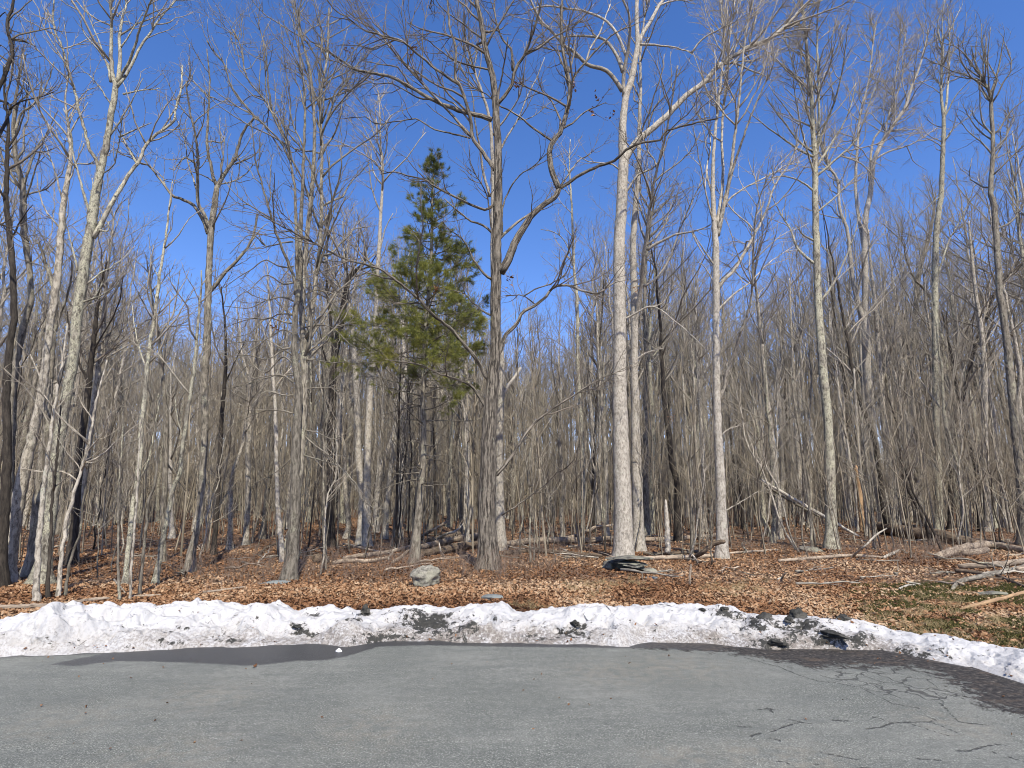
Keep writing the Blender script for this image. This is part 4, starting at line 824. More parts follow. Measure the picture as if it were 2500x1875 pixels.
# twin-stemmed tree with drooping side branches
droop = [(4.5,1.5,[(716,y0),(690,y0+rng.uniform(-22,8)),(650,y0+rng.uniform(-25,20)),(610,y0+rng.uniform(-20,35)),(610-rng.uniform(20,70),y0+rng.uniform(-10,60))], rng.uniform(-.9,.2)) for y0 in (590,650,690,735,770,790,815,845,870,890,915,935,965,1010)]
droop += [(4,1.5,[(742,y0),(775,y0+rng.uniform(-15,10)),(815,y0+rng.uniform(-10,25)),(860,y0+rng.uniform(0,50))], rng.uniform(-.9,.2)) for y0 in (720,800,880,950,1050)]
droop += [(4.5,1.5,[(735,1055),(760,1080),(800,1110),(850,1160),(890,1210)],-.7),(4,1.5,[(738,1110),(770,1120),(830,1140),(860,1175)],-.7),(4,1.5,[(715,1115),(690,1140),(660,1160),(620,1180)],-.6)]
hero('maple_tree', "tree of two stems pressed together with many low thin horizontal branches, left of centre", (707,1416),
 [(0,0,30),(710,1390,29),(718,1298,27),(721,1225,25),(722,1153,23),(724,1081,21),(728,1008,19),(730,950,17),(725,922,15),(719,862,14),(721,771,13),(728,711,13),(733,651,12),(733,590,11),(737,500,9),(739,452,8),(742,362,7),(745,271,6),(740,200,5),(732,150,4),(728,60,2)],
 [(20,12,[(721,1225),(733,1140),(737,1060),(741,1000),(742,940),(742,862),(737,771),(740,711),(743,651),(748,590),(755,530),(760,482)],.15),
  (12,4,[(760,482),(766,392),(768,301),(762,211),(752,151),(738,100),(728,50),(715,-10)]),
  (15,5,[(741,980),(745,930),(746,892),(752,850),(756,801),(765,741),(771,681),(779,620),(783,560),(785,500),(785,452),(786,362),(782,271),(786,211),(797,151),(801,90),(803,20)],.35),
  (10,3,[(727,700),(725,640),(723,560),(721,482),(717,437),(708,392),(699,347),(681,301),(663,271),(642,238),(605,193),(593,145),(587,111),(569,72)],.2),
  (8,3,[(771,681),(785,630),(800,585),(815,545),(832,505),(845,480)]),
  (9,3,[(722,720),(717,681),(705,645),(687,602),(672,560),(654,500),(645,470),(635,430),(625,400),(618,340),(612,300)],-.3),
  (7,2,[(785,380),(800,350),(815,330),(830,290),(835,250),(850,215)]),(6,2,[(786,300),(810,240),(840,200),(855,190)]),(6,2,[(745,271),(735,230),(720,190)]),
  (6,2,[(708,392),(680,340),(650,310),(625,285),(600,262),(580,240),(555,200)]),(6,2,[(699,347),(670,290),(650,230),(648,150),(640,90)]),(6,2,[(663,271),(655,210),(650,130),(632,60),(635,10)]),
  (5,2,[(742,362),(715,300),(700,230),(690,180)]),(5,2,[(742,862),(720,800),(700,760),(675,740)])] + droop,
 B_GREY, dens=(1.8,3,3.2), t0=.6, leaf=[(668,800)])
hero('oak_tree', 'leaning dark-sided trunk with wide crooked forks like antlers against open sky, left third', (463,1396),
 [(0,0,22),(467,1352,19),(478,1305,16),(488,1262,15),(495,1153,15),(500,1081,15),(500,1008,15),(500,900,16),(505,860,17),(507,770,17),(508,700,16),(512,620,15),(519,540,15),(526,482,14),(532,452,12),(545,430,10),(560,408,9),(575,385,9)],
 [(10,3,[(530,456),(520,430),(514,400),(506,360),(508,280),(512,200),(505,120)]),
  (8,3,[(575,390),(580,360),(590,330),(605,305),(620,288),(606,265),(585,240),(562,205),(548,160),(525,130),(505,100)]),
  (5,2,[(620,288),(640,300),(665,335),(690,370)]),(5,2,[(575,400),(600,390),(625,375),(640,350)]),
  (11,4,[(512,560),(497,520),(485,500),(482,450),(483,390),(480,350),(470,300),(462,260),(455,200)]),
  (11,3,[(508,570),(495,535),(470,499),(445,487),(419,476),(400,452),(385,431),(365,405),(340,397),(320,370),(300,340)],.2),
  (6,2,[(478,400),(450,385),(425,415),(412,410)]),
  (11,5,[(512,712),(530,692),(550,665),(575,640),(600,610),(615,585),(622,560),(628,522)],.1),(5,2,[(610,595),(635,560),(655,545)]),(5,2,[(530,450),(500,430),(470,420)]),
  (5,2,[(482,470),(460,400),(450,340),(430,290)])], B_GREY, dens=(1.8,3,3.2), t0=.62)
hero('birch_tree', "thin whitish spotted trunk leaning right, its tip alone in the left sky gap", (305,1426),
 [(0,0,12),(307,1406,11),(322,1262,11),(333,1189,11),(342,1117,11),(344,1045,10),(353,972,10),(359,907,9),(368,825,9),(378,771,8),(389,681,7),(398,620,6),(407,560,5),(414,500,4),(421,440,2)],
 [(4,1.5,[(359,907),(340,850),(330,800),(322,740)]),(4,1.5,[(378,780),(400,740),(410,700)]),(3,1.5,[(389,681),(370,640),(365,600)]),(5,1.5,[(333,1189),(360,1130),(375,1060),(390,980)])], B_LICH, dens=(1.2,2.6,3), lm=((.5,1.5),(.2,.7),(.1,.3)))
hero('birch_tree', 'thin yellowish lichen-covered crooked trunk bending right, in the woods left of the antler-forked oak', (380,1425),
 [(0,0,13),(390,1352,11),(409,1262,10),(423,1189,10),(438,1160,10),(448,1081,9),(457,1008,9),(474,900,8),(480,820,7),(488,740,5),(492,660,3)],
 [(4,1.5,[(448,1081),(430,1000),(425,930)]),(4,1.5,[(474,900),(500,840),(515,780)])], B_LICH, dens=(1.2,2.6,3), lm=((.5,1.5),(.2,.7),(.1,.3)))
hero('oak_tree', "thick rough lichen-covered trunk with a wide fan of upright branches, tallest at far left", (99,1426),
 [(0,0,34),(105,1380,29),(111,1334,28),(126,1225,27),(139,1117,26),(154,1008,24),(166,952,23),(181,862,23),(189,771,23),(202,681,25),(210,620,24),(221,560,23),(229,500,22),(238,452,20),(245,422,17),(258,362,16),(268,301,15),(278,241,15),(282,211,13),(275,181,11),(271,120,9),(273,60,7),(268,0,6),(262,-100,4),(258,-180,2)],
 [(12,4,[(282,215),(290,180),(293,130),(292,90),(300,40),(310,0),(325,-60)]),(9,3,[(284,205),(310,160),(330,110),(345,60),(370,0),(385,-50)]),(9,3,[(285,212),(310,180),(340,120),(380,60),(430,0),(460,-40)]),
  (7,2,[(270,200),(262,160),(245,110),(225,60),(205,10)]),(6,2,[(268,165),(250,135),(225,105),(205,80),(195,50)]),(6,2,[(262,340),(290,300),(320,250),(350,190)]),
  (10,3,[(243,425),(235,392),(222,370),(211,340),(202,300),(193,271),(185,230),(172,187),(160,150),(151,111),(138,85),(130,54),(132,0),(140,-50)],.1),
  (8,3,[(221,560),(218,530),(212,500),(200,455),(190,420),(180,380),(175,340),(165,290),(154,265)],-.2),
  (13,4,[(228,580),(235,569),(250,539),(268,506),(295,458),(319,419),(335,401),(345,380),(356,356),(377,331),(422,298),(428,271),(434,247),(443,211),(445,160)],.2),
  (7,2,[(335,401),(320,375),(300,340),(285,310),(270,285)]),(6,2,[(190,660),(175,600),(160,545),(150,520)]),(7,2,[(240,560),(262,565),(265,540)]),
  (5,2,[(290,335),(330,318),(370,300)]),(5,2,[(275,260),(240,210),(215,180),(200,175)]),(5,2,[(300,230),(350,220),(390,215)]),(5,2,[(292,120),(320,80),(350,30)]),(5,2,[(225,500),(250,430),(280,400),(290,350),(300,280)]),
  (5,2,[(205,700),(240,670),(290,640),(330,600)]),(6,2,[(195,740),(250,720),(290,690)]),(5,2,[(189,771),(225,730),(250,690)])],
 B_LICH, dens=(2,3,3.4), t0=.62, flare=.7)
hero('maple_tree', 'smooth pale grey trunk leaning right, closest to the left edge, with moss at its foot', (18,1421),
 [(0,0,30),(23,1370,27),(37,1262,27),(60,1153,25),(75,1081,21),(93,1008,20),(105,936,18),(111,892,16),(122,801,16),(131,741,16),(141,681,16),(145,620,16),(151,560,15),(155,500,14),(164,452,12),(173,377,9),(168,320,7),(160,250,5),(168,170,3)],
 [(6,2,[(155,500),(140,440),(125,390),(110,350),(95,300)]),(5,2,[(164,452),(185,400),(205,350)]),(6,2,[(105,936),(80,880),(65,840)]),(5,2,[(168,330),(190,290),(215,250)]),(6,2,[(150,560),(115,520),(95,470),(90,420)])], B_PALE, dens=(1.8,3,3.2), t0=.6)
hero('maple_tree', "grey leaning trunk just right of the smooth pale one at the left edge", (70,1406),
 [(0,0,28),(78,1370,25),(86,1310,24),(91,1262,24),(100,1153,20),(112,1081,17),(118,1008,16),(119,950,15),(124,892,14),(130,820,12),(135,750,11),(128,690,9),(110,640,7),(95,590,4)],[(8,3,[(130,820),(150,760),(170,700),(175,640)]),(6,2,[(119,1000),(145,940),(160,880)])], B_GREY, dens=(1.6,3,3), t0=.6)
hero('oak_tree', 'dark trunk at the extreme left edge, leaning right', (2,1432),
 [(0,0,26),(5,1334,22),(13,1225,20),(18,1117,18),(18,1008,17),(15,952,17),(22,862,15),(34,771,14),(32,681,13),(25,590,13),(15,500,12),(16,452,11),(18,362,9),(20,300,7),(12,240,5),(8,160,3)],
 [(6,2,[(18,362),(45,320),(60,270),(70,200)]),(6,2,[(25,590),(50,540),(80,500)]),(5,2,[(12,240),(30,180),(35,100)])], B_DARK, dens=(1.8,3,3), t0=.6)
hero('maple_tree', 'trunk with knobbly top half and pale lower half, second from the left edge', (10,1400),
 [(0,0,20),(18,1300,18),(24,1150,17),(30,1040,16),(33,952,15),(39,892,15),(55,801,15),(74,741,14),(73,681,13),(66,620,14),(58,560,15),(57,500,15),(55,452,13),(39,392,12),(33,300,10),(38,241,7),(45,200,5),(55,130,3)],
 [(8,2,[(35,330),(50,280),(85,250),(110,215),(125,180),(132,150)]),(7,2,[(33,300),(48,250),(75,225),(100,200)]),(6,2,[(58,500),(85,420),(105,350)]),(7,2,[(57,455),(90,360),(115,330),(135,300)]),(5,2,[(36,270),(45,200),(65,130)])], B_GREY, dens=(2,3,3.2), t0=.6)
hero('oak_tree', "tree at the left edge seen only by its black crooked limbs at top left", (-90,1445),
 [(0,0,30),(-85,1200,26),(-80,900,23),(-70,600,20),(-55,400,17),(-45,200,12),(-50,50,8),(-50,-60,4)],
 [(12,6,[(-62,500),(-30,380),(0,325),(18,290),(25,268),(20,252),(0,246),(-20,240)]),(13,6,[(-52,360),(-20,260),(0,208),(12,180),(27,145),(31,122),(27,98),(18,75),(17,52),(28,25),(32,0),(35,-50)]),
  (6,2,[(-50,250),(-20,160),(0,110),(22,128)]),(7,2,[(-50,120),(-15,60),(10,30),(20,45)]),(9,3,[(-70,620),(-30,560),(0,548),(40,565),(70,590)]),(5,2,[(25,268),(45,250),(90,240),(130,225)])], B_DARK, dens=(2,3,3), t0=.6)
hero('oak_tree', 'dark trunk in the shadows just right of the lichen-covered oak at the far left', (172,1378),
 [(0,0,20),(184,1262,17),(192,1153,17),(203,1045,15),(217,936,14),(225,860,12),(235,780,9),(245,700,6),(262,640,3)],[(7,2,[(217,936),(190,880),(170,820),(165,760)]),(5,2,[(225,860),(260,800),(290,740),(300,680)])], B_DARK, dens=(1.8,3,3))
hero('maple_tree', "grey trunk rising right behind the thin leaning saplings at the far left", (180,1372),
 [(0,0,16),(195,1250,15),(212,1120,14),(228,1000,13),(240,900,12),(252,800,10),(258,700,8),(270,600,5),(280,520,3)],[(6,2,[(240,900),(275,840),(310,790),(335,750)]),(6,2,[(250,810),(240,740),(225,690)])], B_PALE, dens=(1.8,3,3))
hero('maple_tree', 'grey trunk between the yellowish birch and the antler-forked oak, leaning slightly right', (398,1372),
 [(0,0,12),(400,1250,12),(405,1120,11),(404,1000,10),(395,900,9),(385,800,7),(370,720,5),(360,650,3)],[(5,2,[(395,900),(420,840),(435,780)]),(5,2,[(385,800),(350,740),(325,690)])], B_GREY)
hero('oak_tree', 'small dark trunk leaning right just right of the antler-forked oak, black root hollow beside it', (520,1355),
 [(0,0,12),(528,1262,11),(535,1150,10),(540,1040,10),(548,940,9),(552,860,7),(548,780,5),(540,700,3)],[(4,2,[(548,940),(575,880),(600,830)])], B_DARK)
hero('maple_tree', 'mottled slim trunk between the antler-forked oak and the twin-stemmed tree, slightly crooked', (690,1372),
 [(0,0,12),(683,1290,11),(678,1225,10),(675,1120,9),(674,1045,9),(672,1000,8),(668,930,8),(664,860,7),(660,780,6),(655,700,4),(652,640,2)],[(4,1.5,[(668,930),(690,880),(700,820)]),(4,1.5,[(664,860),(640,800),(630,760)])], B_WHITE)
hero('maple_tree', 'pale trunk forking low in the woods between the crooked slim one and the antler-forked oak', (600,1330),
 [(0,0,13),(605,1225,12),(606,1117,12),(610,1000,11),(612,920,9),(622,850,7),(630,770,4)],[(8,2,[(608,1010),(640,950),(660,920)]),(6,2,[(611,930),(590,860),(585,790),(575,740)])], B_PALE)

# thin foreground saplings at the left
for i, (lab, base, tr, bk) in enumerate([
 ('thin pale sapling pressed against the front of the lichen-covered oak trunk', (88,1468), [(0,0,15),(89,1430,13),(94,1334,12),(103,1225,11),(118,1110,9),(130,1010,7),(150,900,5),(165,790,3)], B_PALE),
 ('dark thin sapling right beside the foot of the lichen-covered oak', (118,1461), [(0,0,9),(119,1400,8),(122,1334,7),(128,1230,6),(140,1100,5),(150,980,3)], B_DARK),
 ('leaning grey sapling, the one with a bend near its foot, right of the lichen-covered oak', (141,1458), [(0,0,10),(148,1388,9),(156,1316,8),(170,1244,8),(188,1182,7),(217,1081,6),(235,980,5),(262,880,3)], B_PALE),
 ('thinnest strongly leaning sapling of the far left group, farthest right', (159,1454), [(0,0,7),(166,1400,6),(176,1350,6),(195,1300,5),(205,1200,4),(225,1100,3),(255,1000,2)], B_GREY),
 ('thin sapling left of the whitish leaning birch, forked at its foot', (292,1465), [(0,0,6),(290,1400,6),(288,1300,5),(290,1200,5),(296,1100,4),(300,1000,2)], B_GREY),
 ('thin sapling in front of the foot of the whitish leaning birch', (317,1463), [(0,0,6),(320,1400,6),(328,1300,5),(335,1200,5),(340,1100,3),(345,1020,2)], B_PALE),
 ('grey sapling curving right beyond the whitish leaning birch', (341,1452), [(0,0,7),(348,1370,7),(356,1300,6),(362,1225,6),(378,1180,6),(382,1100,4),(375,1000,3),(370,900,2)], B_GREY),
 ('slender upright sapling in front of the fallen branches left of the pine trunk', (796,1392), [(0,0,5),(795,1300,5),(790,1200,4),(792,1100,3),(800,1000,2)], B_GREY),
 ('slender sapling in the gap between the brown oak and the white oak, nearest the stones', (1295,1372), [(0,0,5),(1293,1300,5),(1296,1230,4),(1292,1150,3),(1300,1040,2)], B_GREY),
 ('pair-forming thin sapling right of the brown oak, its tip leaning left', (1304,1370), [(0,0,4),(1305,1300,4),(1302,1250,4),(1290,1180,3),(1280,1100,2)], B_GREY),
 ('thin upright sapling in front of the smooth three-stemmed tree on its left', (1690,1355), [(0,0,7),(1690,1300,7),(1689,1250,6),(1686,1150,5),(1690,1050,4),(1700,950,2)], B_GREY),
 ('thin sapling with a slight bend in front of the lichen-spotted tree, on its left', (1982,1338), [(0,0,7),(1978,1262,6),(1968,1180,6),(1955,1081,5),(1940,990,4),(1930,900,2)], B_GREY),
 ('dark multi-branched sapling arching left in front of the mossy log', (2272,1331), [(0,0,8),(2262,1290,8),(2240,1240,7),(2215,1190,6),(2200,1130,5),(2190,1040,4),(2165,960,2)], B_DARK),
 ('dark thin sapling right of the arching one in front of the mossy log', (2302,1350), [(0,0,6),(2285,1310,6),(2262,1262,6),(2235,1215,5),(2215,1160,4),(2180,1090,2)], B_DARK),
 ('thin grey sapling leaning in front of the right end of the mossy log', (2370,1330), [(0,0,5),(2362,1270,5),(2352,1200,4),(2330,1110,4),(2310,1040,2)], B_GREY),
 ('bright thin sapling in the undergrowth between the lichen-spotted tree and the mossy log', (2135,1342), [(0,0,8),(2132,1280,7),(2128,1225,6),(2118,1150,5),(2105,1060,4),(2095,980,2)], B_GREY),
 ('thin pale sapling at the far right edge leaning left behind the fallen logs', (2470,1300), [(0,0,6),(2455,1225,6),(2440,1150,5),(2425,1060,4),(2415,960,2)], B_PALE)]):
    n = len(tr); tp_ = tr[-1]
    hero('sapling', lab, base, tr, [], bk, 'sapling', dens=(2.6,3.2,3), t0=.3, k=8, flare=.3, lm=((.3,1.1),(.15,.5),(.08,.25)), lobes=.03)

# ---------------------------------------------------------------- white pine
def pine():
    base = (1012,1374); g0 = gpt(*base); Y0 = g0[1]
    root = empty('pine_tree', g0, 'green needled pine, the only evergreen, standing behind the boulder left of the brown oak', 'pine tree')
    T = [(1012,1374,24),(1018,1298,20),(1028,1189,16),(1035,1081,14),(1032,982,13),(1039,862,12),(1042,771,11),(1050,681,9),(1054,590,8),(1055,500,6),(1058,430,4),(1060,376,2)]
    S = catmull(np.array(T, float), 60); P = np.array([at(x, y, Y0) for x, y, w_ in S]) - g0; P[0] = 0; R = S[:, 2] * .5 * Y0 / FPX
    P = np.vstack([P[0] - [0, 0, .15], P]); R = np.append(R[0], R)
    mb = MB(); tubes(mb, P[None], R[None], 14, lobes=.04, flare=.4 * np.exp(-np.maximum(P[:, 2], 0) / .25)); mb.build('trunk', B_GREY, root)
    H = P[-1, 2]; BP, BR = [], []; live = []
    def tp_at(z): return np.array([np.interp(z, P[:, 2], P[:, i]) for i in range(3)]), np.interp(z, P[:, 2], R)
    z = 1.9
    while z < H - .15:
        zt = z / H; n = rng.integers(4, 7); a0 = rng.uniform(0, 6.28)
        for k in range(n):
            a = a0 + k * 6.283 / n + rng.normal(0, .2); zz = z + rng.uniform(-.12, .12)
            alive = zt > .42 or (zt > .33 and rng.random() < .35)
            if zt < .3 and rng.random() < .45: continue
            ln = np.interp(zt, [0, .3, .42, .55, .64, .7, .8, .9, 1], [.8, 1.3, 1.75, 1.7, 1.2, 1.05, .9, .5, .15]) * rng.uniform(.65, 1.15)
            if .40 < zt < .68 and math.cos(a) < -.2: ln *= 1.2
            p0, r0 = tp_at(zz); el = np.interp(zt, [0, .5, .8, 1], [-.12, .05, .35, .9]) + rng.normal(0, .08)
            d = np.array([math.cos(a) * math.cos(el), math.sin(a) * math.cos(el), math.sin(el)]); q = [p0]
            for s_ in range(7): q.append(q[-1] + d * ln / 7); d = norm(d + rng.normal(0, .07, 3) + [0, 0, .03 if alive else -.02])
            BP.append(np.array(q)); BR.append(np.linspace(min(r0 * .5, .018), .003, 8)); live.append(alive)
        z += rng.uniform(.24, .36) if zt < .85 else .17
    BP, BR, live = np.array(BP), np.array(BR), np.array(live)
    mb = MB(); tubes(mb, BP, BR, 5)
    s1, r1 = sprout(BP[live], BR[live], live.sum() * 12, 5, (30, 60), .42, .1, .05, .01, .25, .12, .6, flat=.6); tubes(mb, s1, r1, 3)
    s0, r0 = sprout(BP[~live], BR[~live], max(1, (~live).sum()) * 7, 4, (30, 70), .4, .15, .0, .01, .3, .12, .5, flat=.4); tubes(mb, s0, r0, 3)
    s2, r2 = sprout(s1, r1, len(s1) * 3, 3, (30, 60), .5, .12, .06, .01, .3, .06, .22, flat=.4); tubes(mb, s2, r2, 3)
    mb.build('branches', B_GREY, root)
    # needle tufts sit on the ends of the twigs
    tips = [s1[:, 2 + j] for j in (0, 1, 2)] + [s2[:, j] for j in (1, 2)] + [BP[live][:, -1]]
    dirs = [norm(s1[:, 4] - s1[:, 2])] * 3 + [norm(s2[:, 2] - s2[:, 0])] * 2 + [norm(BP[live][:, -1] - BP[live][:, -3])]
    tips = np.concatenate(tips); dirs = np.concatenate(dirs)
    cl = fbm(tips * 1.6 + 9, 61, 3); keep = (cl > .44) & (rng.random(len(tips)) < .95); tips, dirs = tips[keep], dirs[keep]
    K = 17; N = len(tips)
    nd_ = norm(dirs[:, None] * rng.uniform(.15, 1.1, (N, K, 1)) + rng.normal(0, .55, (N, K, 3)) + [0, 0, .12]); ln = rng.uniform(.06, .105, (N, K, 1)) * 1.25
    a = tips[:, None] + rng.normal(0, .012, (N, K, 3)); bpt = a + nd_ * ln; side = norm(np.cross(nd_, rng.normal(size=(N, K, 3)))) * .0032
    V = np.stack([a - side, a + side, bpt + [0, 0, -.008]], 2).reshape(-1, 3); F = np.arange(len(V)).reshape(-1, 3)
    tn = np.repeat(np.clip(.5 + (cl[keep] - .5) * 1.5 + rng.normal(0, .2, N) - .12 * (tips[:, 2] / H - .6), 0, 1), K * 3)
    m, t, b = mat('pine_needles'); t.links.new(ramp(t, attr(t, 'tint').outputs['Fac'], [(0, (.09, .115, .04)), (.5, (.20, .22, .055)), (1, (.38, .37, .09))]).outputs[0], b.inputs['Base Color']); b.inputs['Roughness'].default_value = .6
    tl = t.nodes.new('ShaderNodeBsdfTranslucent'); ms_ = t.nodes.new('ShaderNodeMixShader'); ms_.inputs[0].default_value = .35
    t.links.new(b.inputs['Base Color'].links[0].from_socket, tl.inputs[0]); t.links.new(b.outputs[0], ms_.inputs[1]); t.links.new(tl.outputs[0], ms_.inputs[2]); t.links.new(ms_.outputs[0], t.nodes['Material Output'].inputs['Surface'])
    mesh_obj('needles', V, F, m, root, smooth_=False, attrs={'tint': ('FLOAT', tn)})
pine()

# ---------------------------------------------------------------- fallen wood
def log(name, label, pts, mat_, cat='log', group=None, raise_=None, branches=(), lobes=.08, twigs=0, k=10, broken=True):
    """pts [(x,y,w,height above ground)] photographed axis points of a piece of wood"""
    W = []
    for q in pts:
        x, y, w_ = q[:3]; h = q[3] if len(q) > 3 else None
        Yd = q[4] if len(q) > 4 else None
        if Yd is not None: p = at(x, y, Yd)
        else:
            p = gpt(x, y + w_ * .5 if h is None else y); r = w_ * .5 * p[1] / FPX
            p = at(x, y, p[1])
        W.append([*p, w_ * .57 * p[1] / FPX])
    W = np.array(W); W[:, 2] += W[:, 3] * .25; c0 = W[0, :3].copy(); c0[2] = float(ground(c0[0], c0[1]))
    m = max(8, len(W) * 7); S = catmull(W, m); S[1:-1, :3] += rng.normal(0, .1, (m - 2, 3)) * S[1:-1, 3:4]
    S[:, 3] = np.maximum(S[:, 3], .005)
    mb = MB(); R = S[:, 3].copy()
    if broken: R[0] *= .75; R[-1] *= .6
    tubes(mb, (S[:, :3] - c0)[None], R[None], k, lobes=lobes, seed=rng.uniform(0, 50))
    root = empty(name, c0, label, cat, group)
    mb.build('stem', mat_, root)
    if twigs or branches:
        mb = MB(); P, Rr = [], []
        for br in branches:
            d = br[0]; Yb = at(*br[1][:2], 1)[1] and S[np.argmin(np.hypot(*(np.array([proj(s) for s in S[:, :3]]) - br[1]).T)), 1]
            pp = np.array([at(x, y, Yb + br[2] * i) for i, (x, y) in enumerate(br[1:2] + br[3])]) if False else None
        if twigs:
            c1, r1 = sprout((S[:, :3] - c0)[None], R[None], twigs, 5, (30, 80), .3, .15, .05, .012, .15, .15, .9, rmin=.004); tubes(mb, c1, r1, 4)
            c2, r2 = sprout(c1, r1, twigs * 3, 4, (30, 70), .5, .15, .0, .01, .2, .1, .4, rmin=.003); tubes(mb, c2, r2, 3)
        mb.build('twigs', mat_, root)
    return root
FW = 'fallen wood between the pine and the white oak'
log('fallen_log', 'long pale fallen trunk lying level between the brown oak and the white oak', [(1205,1334,14),(1290,1324,13),(1350,1320,13),(1420,1321,12),(1500,1316,11)], B_DEAD)
log('fallen_log', 'pale fallen trunk continuing level between the white oak and the three-stemmed tree', [(1570,1319,9),(1640,1317,9),(1700,1313,9),(1752,1308,8)], B_DEAD)
log('fallen_log', 'thick dark lower log of the pile just left of the brown oak', [(1025,1354,15),(1090,1344,15),(1130,1336,15),(1172,1330,14)], B_ROT)
log('fallen_log', 'upper brown log of the pile left of the brown oak, sloping up to the right', [(1000,1347,11),(1050,1332,12),(1110,1318,13),(1172,1308,13)], B_DEAD, twigs=5)
log('fallen_log', 'dark log lying behind the pile left of the brown oak', [(1040,1322,10),(1100,1310,11),(1160,1296,10)], B_ROT)
log('fallen_branch', 'split grey-brown branch lying on leaves left of the pine trunk, upper of two', [(838,1364,8),(880,1358,9),(930,1352,9),(985,1340,8),(1030,1326,6)], B_DEAD, 'branch')
log('fallen_branch', 'lower split brown branch on the leaves left of the pine trunk', [(812,1375,8),(850,1370,9),(900,1371,8),(950,1362,6)], B_DEAD, 'branch')
log('log_stump', "short log with a dark end lying just right of the twin-stemmed tree's foot", [(767,1366,20),(785,1365,17),(800,1372,11)], B_ROT, 'log')
log('fallen_branch', 'thin branch sloping down right behind the split branches', [(838,1328,5),(880,1338,5),(940,1350,4)], B_DEAD, 'branch')
log('fallen_branch', 'bare branch leaning against the pine foot from the lower left', [(958,1374,7),(978,1362,7),(998,1344,6)], B_DEAD, 'branch')
log('fallen_branch', 'brown branch rising right out of the pile behind the pine trunk', [(1025,1313,6,0),(1050,1298,6,0,20),(1078,1282,5,0,20.5),(1094,1272,4,0,21)], B_DEAD, 'branch')
log('fallen_branch', 'pale curved branch rising right from the pile toward the brown oak', [(1063,1320,6),(1090,1304,5,0,18.5),(1115,1296,5,0,18.5),(1132,1277,3,0,18.5)], B_PALE, 'branch', twigs=4)
log('fallen_branch', 'white forked twig hanging over the lower log of the pile', [(1085,1362,4),(1075,1345,4,0,14.5),(1072,1325,3,0,14.5)], B_WHITE, 'branch', twigs=3)
log('fallen_branch', 'grey branch rising right behind the long pale trunk', [(1377,1316,8),(1410,1309,8),(1435,1298,7,0,20),(1455,1288,6,0,20.5),(1500,1282,4,0,21)], B_DEAD, 'branch', twigs=3)
log('fallen_branch', 'thin bleached branch on the leaves in front of the long pale trunk', [(1366,1339,4),(1385,1347,4),(1406,1363,3)], B_WHITE, 'branch')
log('fallen_log', 'dark long log lying just behind the stone slabs in the brush', [(1230,1352,9),(1300,1346,9),(1380,1352,9),(1470,1358,8)], B_ROT, twigs=6)
log('fallen_log', 'slim grey log running right from the stone slabs to the three-stemmed tree', [(1550,1366,8),(1610,1363,9),(1690,1361,9),(1765,1356,8)], B_DEAD)
log('fallen_log', 'second dark slim log behind the one right of the stone slabs', [(1570,1352,7),(1640,1352,8),(1720,1346,7)], B_ROT, twigs=4)
log('fallen_branch', 'brown broken branch tilted up against the three-stemmed tree', [(1690,1364,8),(1715,1350,9,0,14.3),(1740,1330,10,0,14.2),(1771,1322,9,0,14.0)], B_ROT, 'branch')
log('fallen_branch', 'white antler-like stick under the tilted brown branch', [(1703,1376,4),(1697,1364,4,0,13.8),(1690,1354,3,0,13.8)], B_WHITE, 'branch', twigs=2)
log('fallen_branch', 'thin pole lying level right of the three-stemmed tree', [(1778,1352,5),(1850,1346,5),(1900,1343,4)], B_DEAD, 'branch')
log('fallen_branch', 'long thin grey pole on the leaves in front of the lichen-spotted tree', [(1900,1370,6),(2005,1362,7),(2085,1357,6),(2160,1362,5)], B_DEAD, 'branch')
log('fallen_branch', 'thin stick rising right from the long pole toward the mossy log', [(2080,1360,5),(2110,1335,4,0,14.8),(2135,1310,4,0,15),(2165,1290,3,0,15.4)], B_PALE, 'branch')
log('fallen_branch', 'pale stick in the brush right of the long thin pole', [(2158,1362,6),(2180,1352,6),(2195,1343,4)], B_PALE, 'branch')
log('leaning_pole', 'upper bleached dead pole leaning down right to the foot of the lichen-spotted tree', [(1858,1172,6,0,20),(1930,1215,7,0,19.6),(2005,1258,7,0,19.2),(2060,1290,6,0,19),(2098,1310,5,0,18.8)], B_WHITE, 'pole')
log('leaning_pole', 'lower grey dead pole just under the bleached leaning one', [(1866,1184,5,0,20.2),(1930,1224,5,0,19.9),(2000,1262,5,0,19.5)], B_GREY, 'pole')
log('fallen_log', 'big mossy brown log with a broken pale left end, behind the brush at the right', [(2139,1284,13),(2170,1294,22),(2220,1302,24),(2280,1310,24),(2330,1318,22),(2378,1324,17)], B_ROT, lobes=.1)
log('fallen_log', 'dark log lying behind the big mossy one', [(2165,1272,9),(2210,1282,10),(2262,1298,9)], B_ROT)
log('fallen_log', "pale barkless log with a stubby fork, in front of the mossy log's right end", [(2288,1360,15),(2330,1348,17),(2370,1336,16),(2430,1333,14),(2510,1346,12)], B_DEAD)
log('fallen_log', 'short pale stub log lying under the fork of the barkless log', [(2350,1352,12),(2385,1349,13),(2412,1344,10)], B_DEAD)
log('fallen_log', "straight pale log running out of the right edge, above the bark-covered branch", [(2340,1384,10),(2395,1383,12),(2450,1378,12),(2530,1368,12)], B_DEAD)
log('fallen_log', 'dark rotting log lying flat at the left end of the straight pale one', [(2332,1394,9),(2370,1398,9),(2410,1404,7)], B_ROT)
log('fallen_branch', 'bark-covered grey branch with a broken pointed left tip near the moss', [(2324,1440,6),(2342,1422,9),(2380,1412,10),(2420,1404,10),(2483,1389,9),(2540,1374,8)], B_GREY, 'branch', twigs=4)
log('fallen_branch', 'lowest branch at the right edge with bare orange-yellow wood, forking upward', [(2345,1488,5),(2385,1478,8),(2425,1468,8),(2470,1456,7),(2540,1436,6)], B_ORANGE, 'branch', twigs=2)
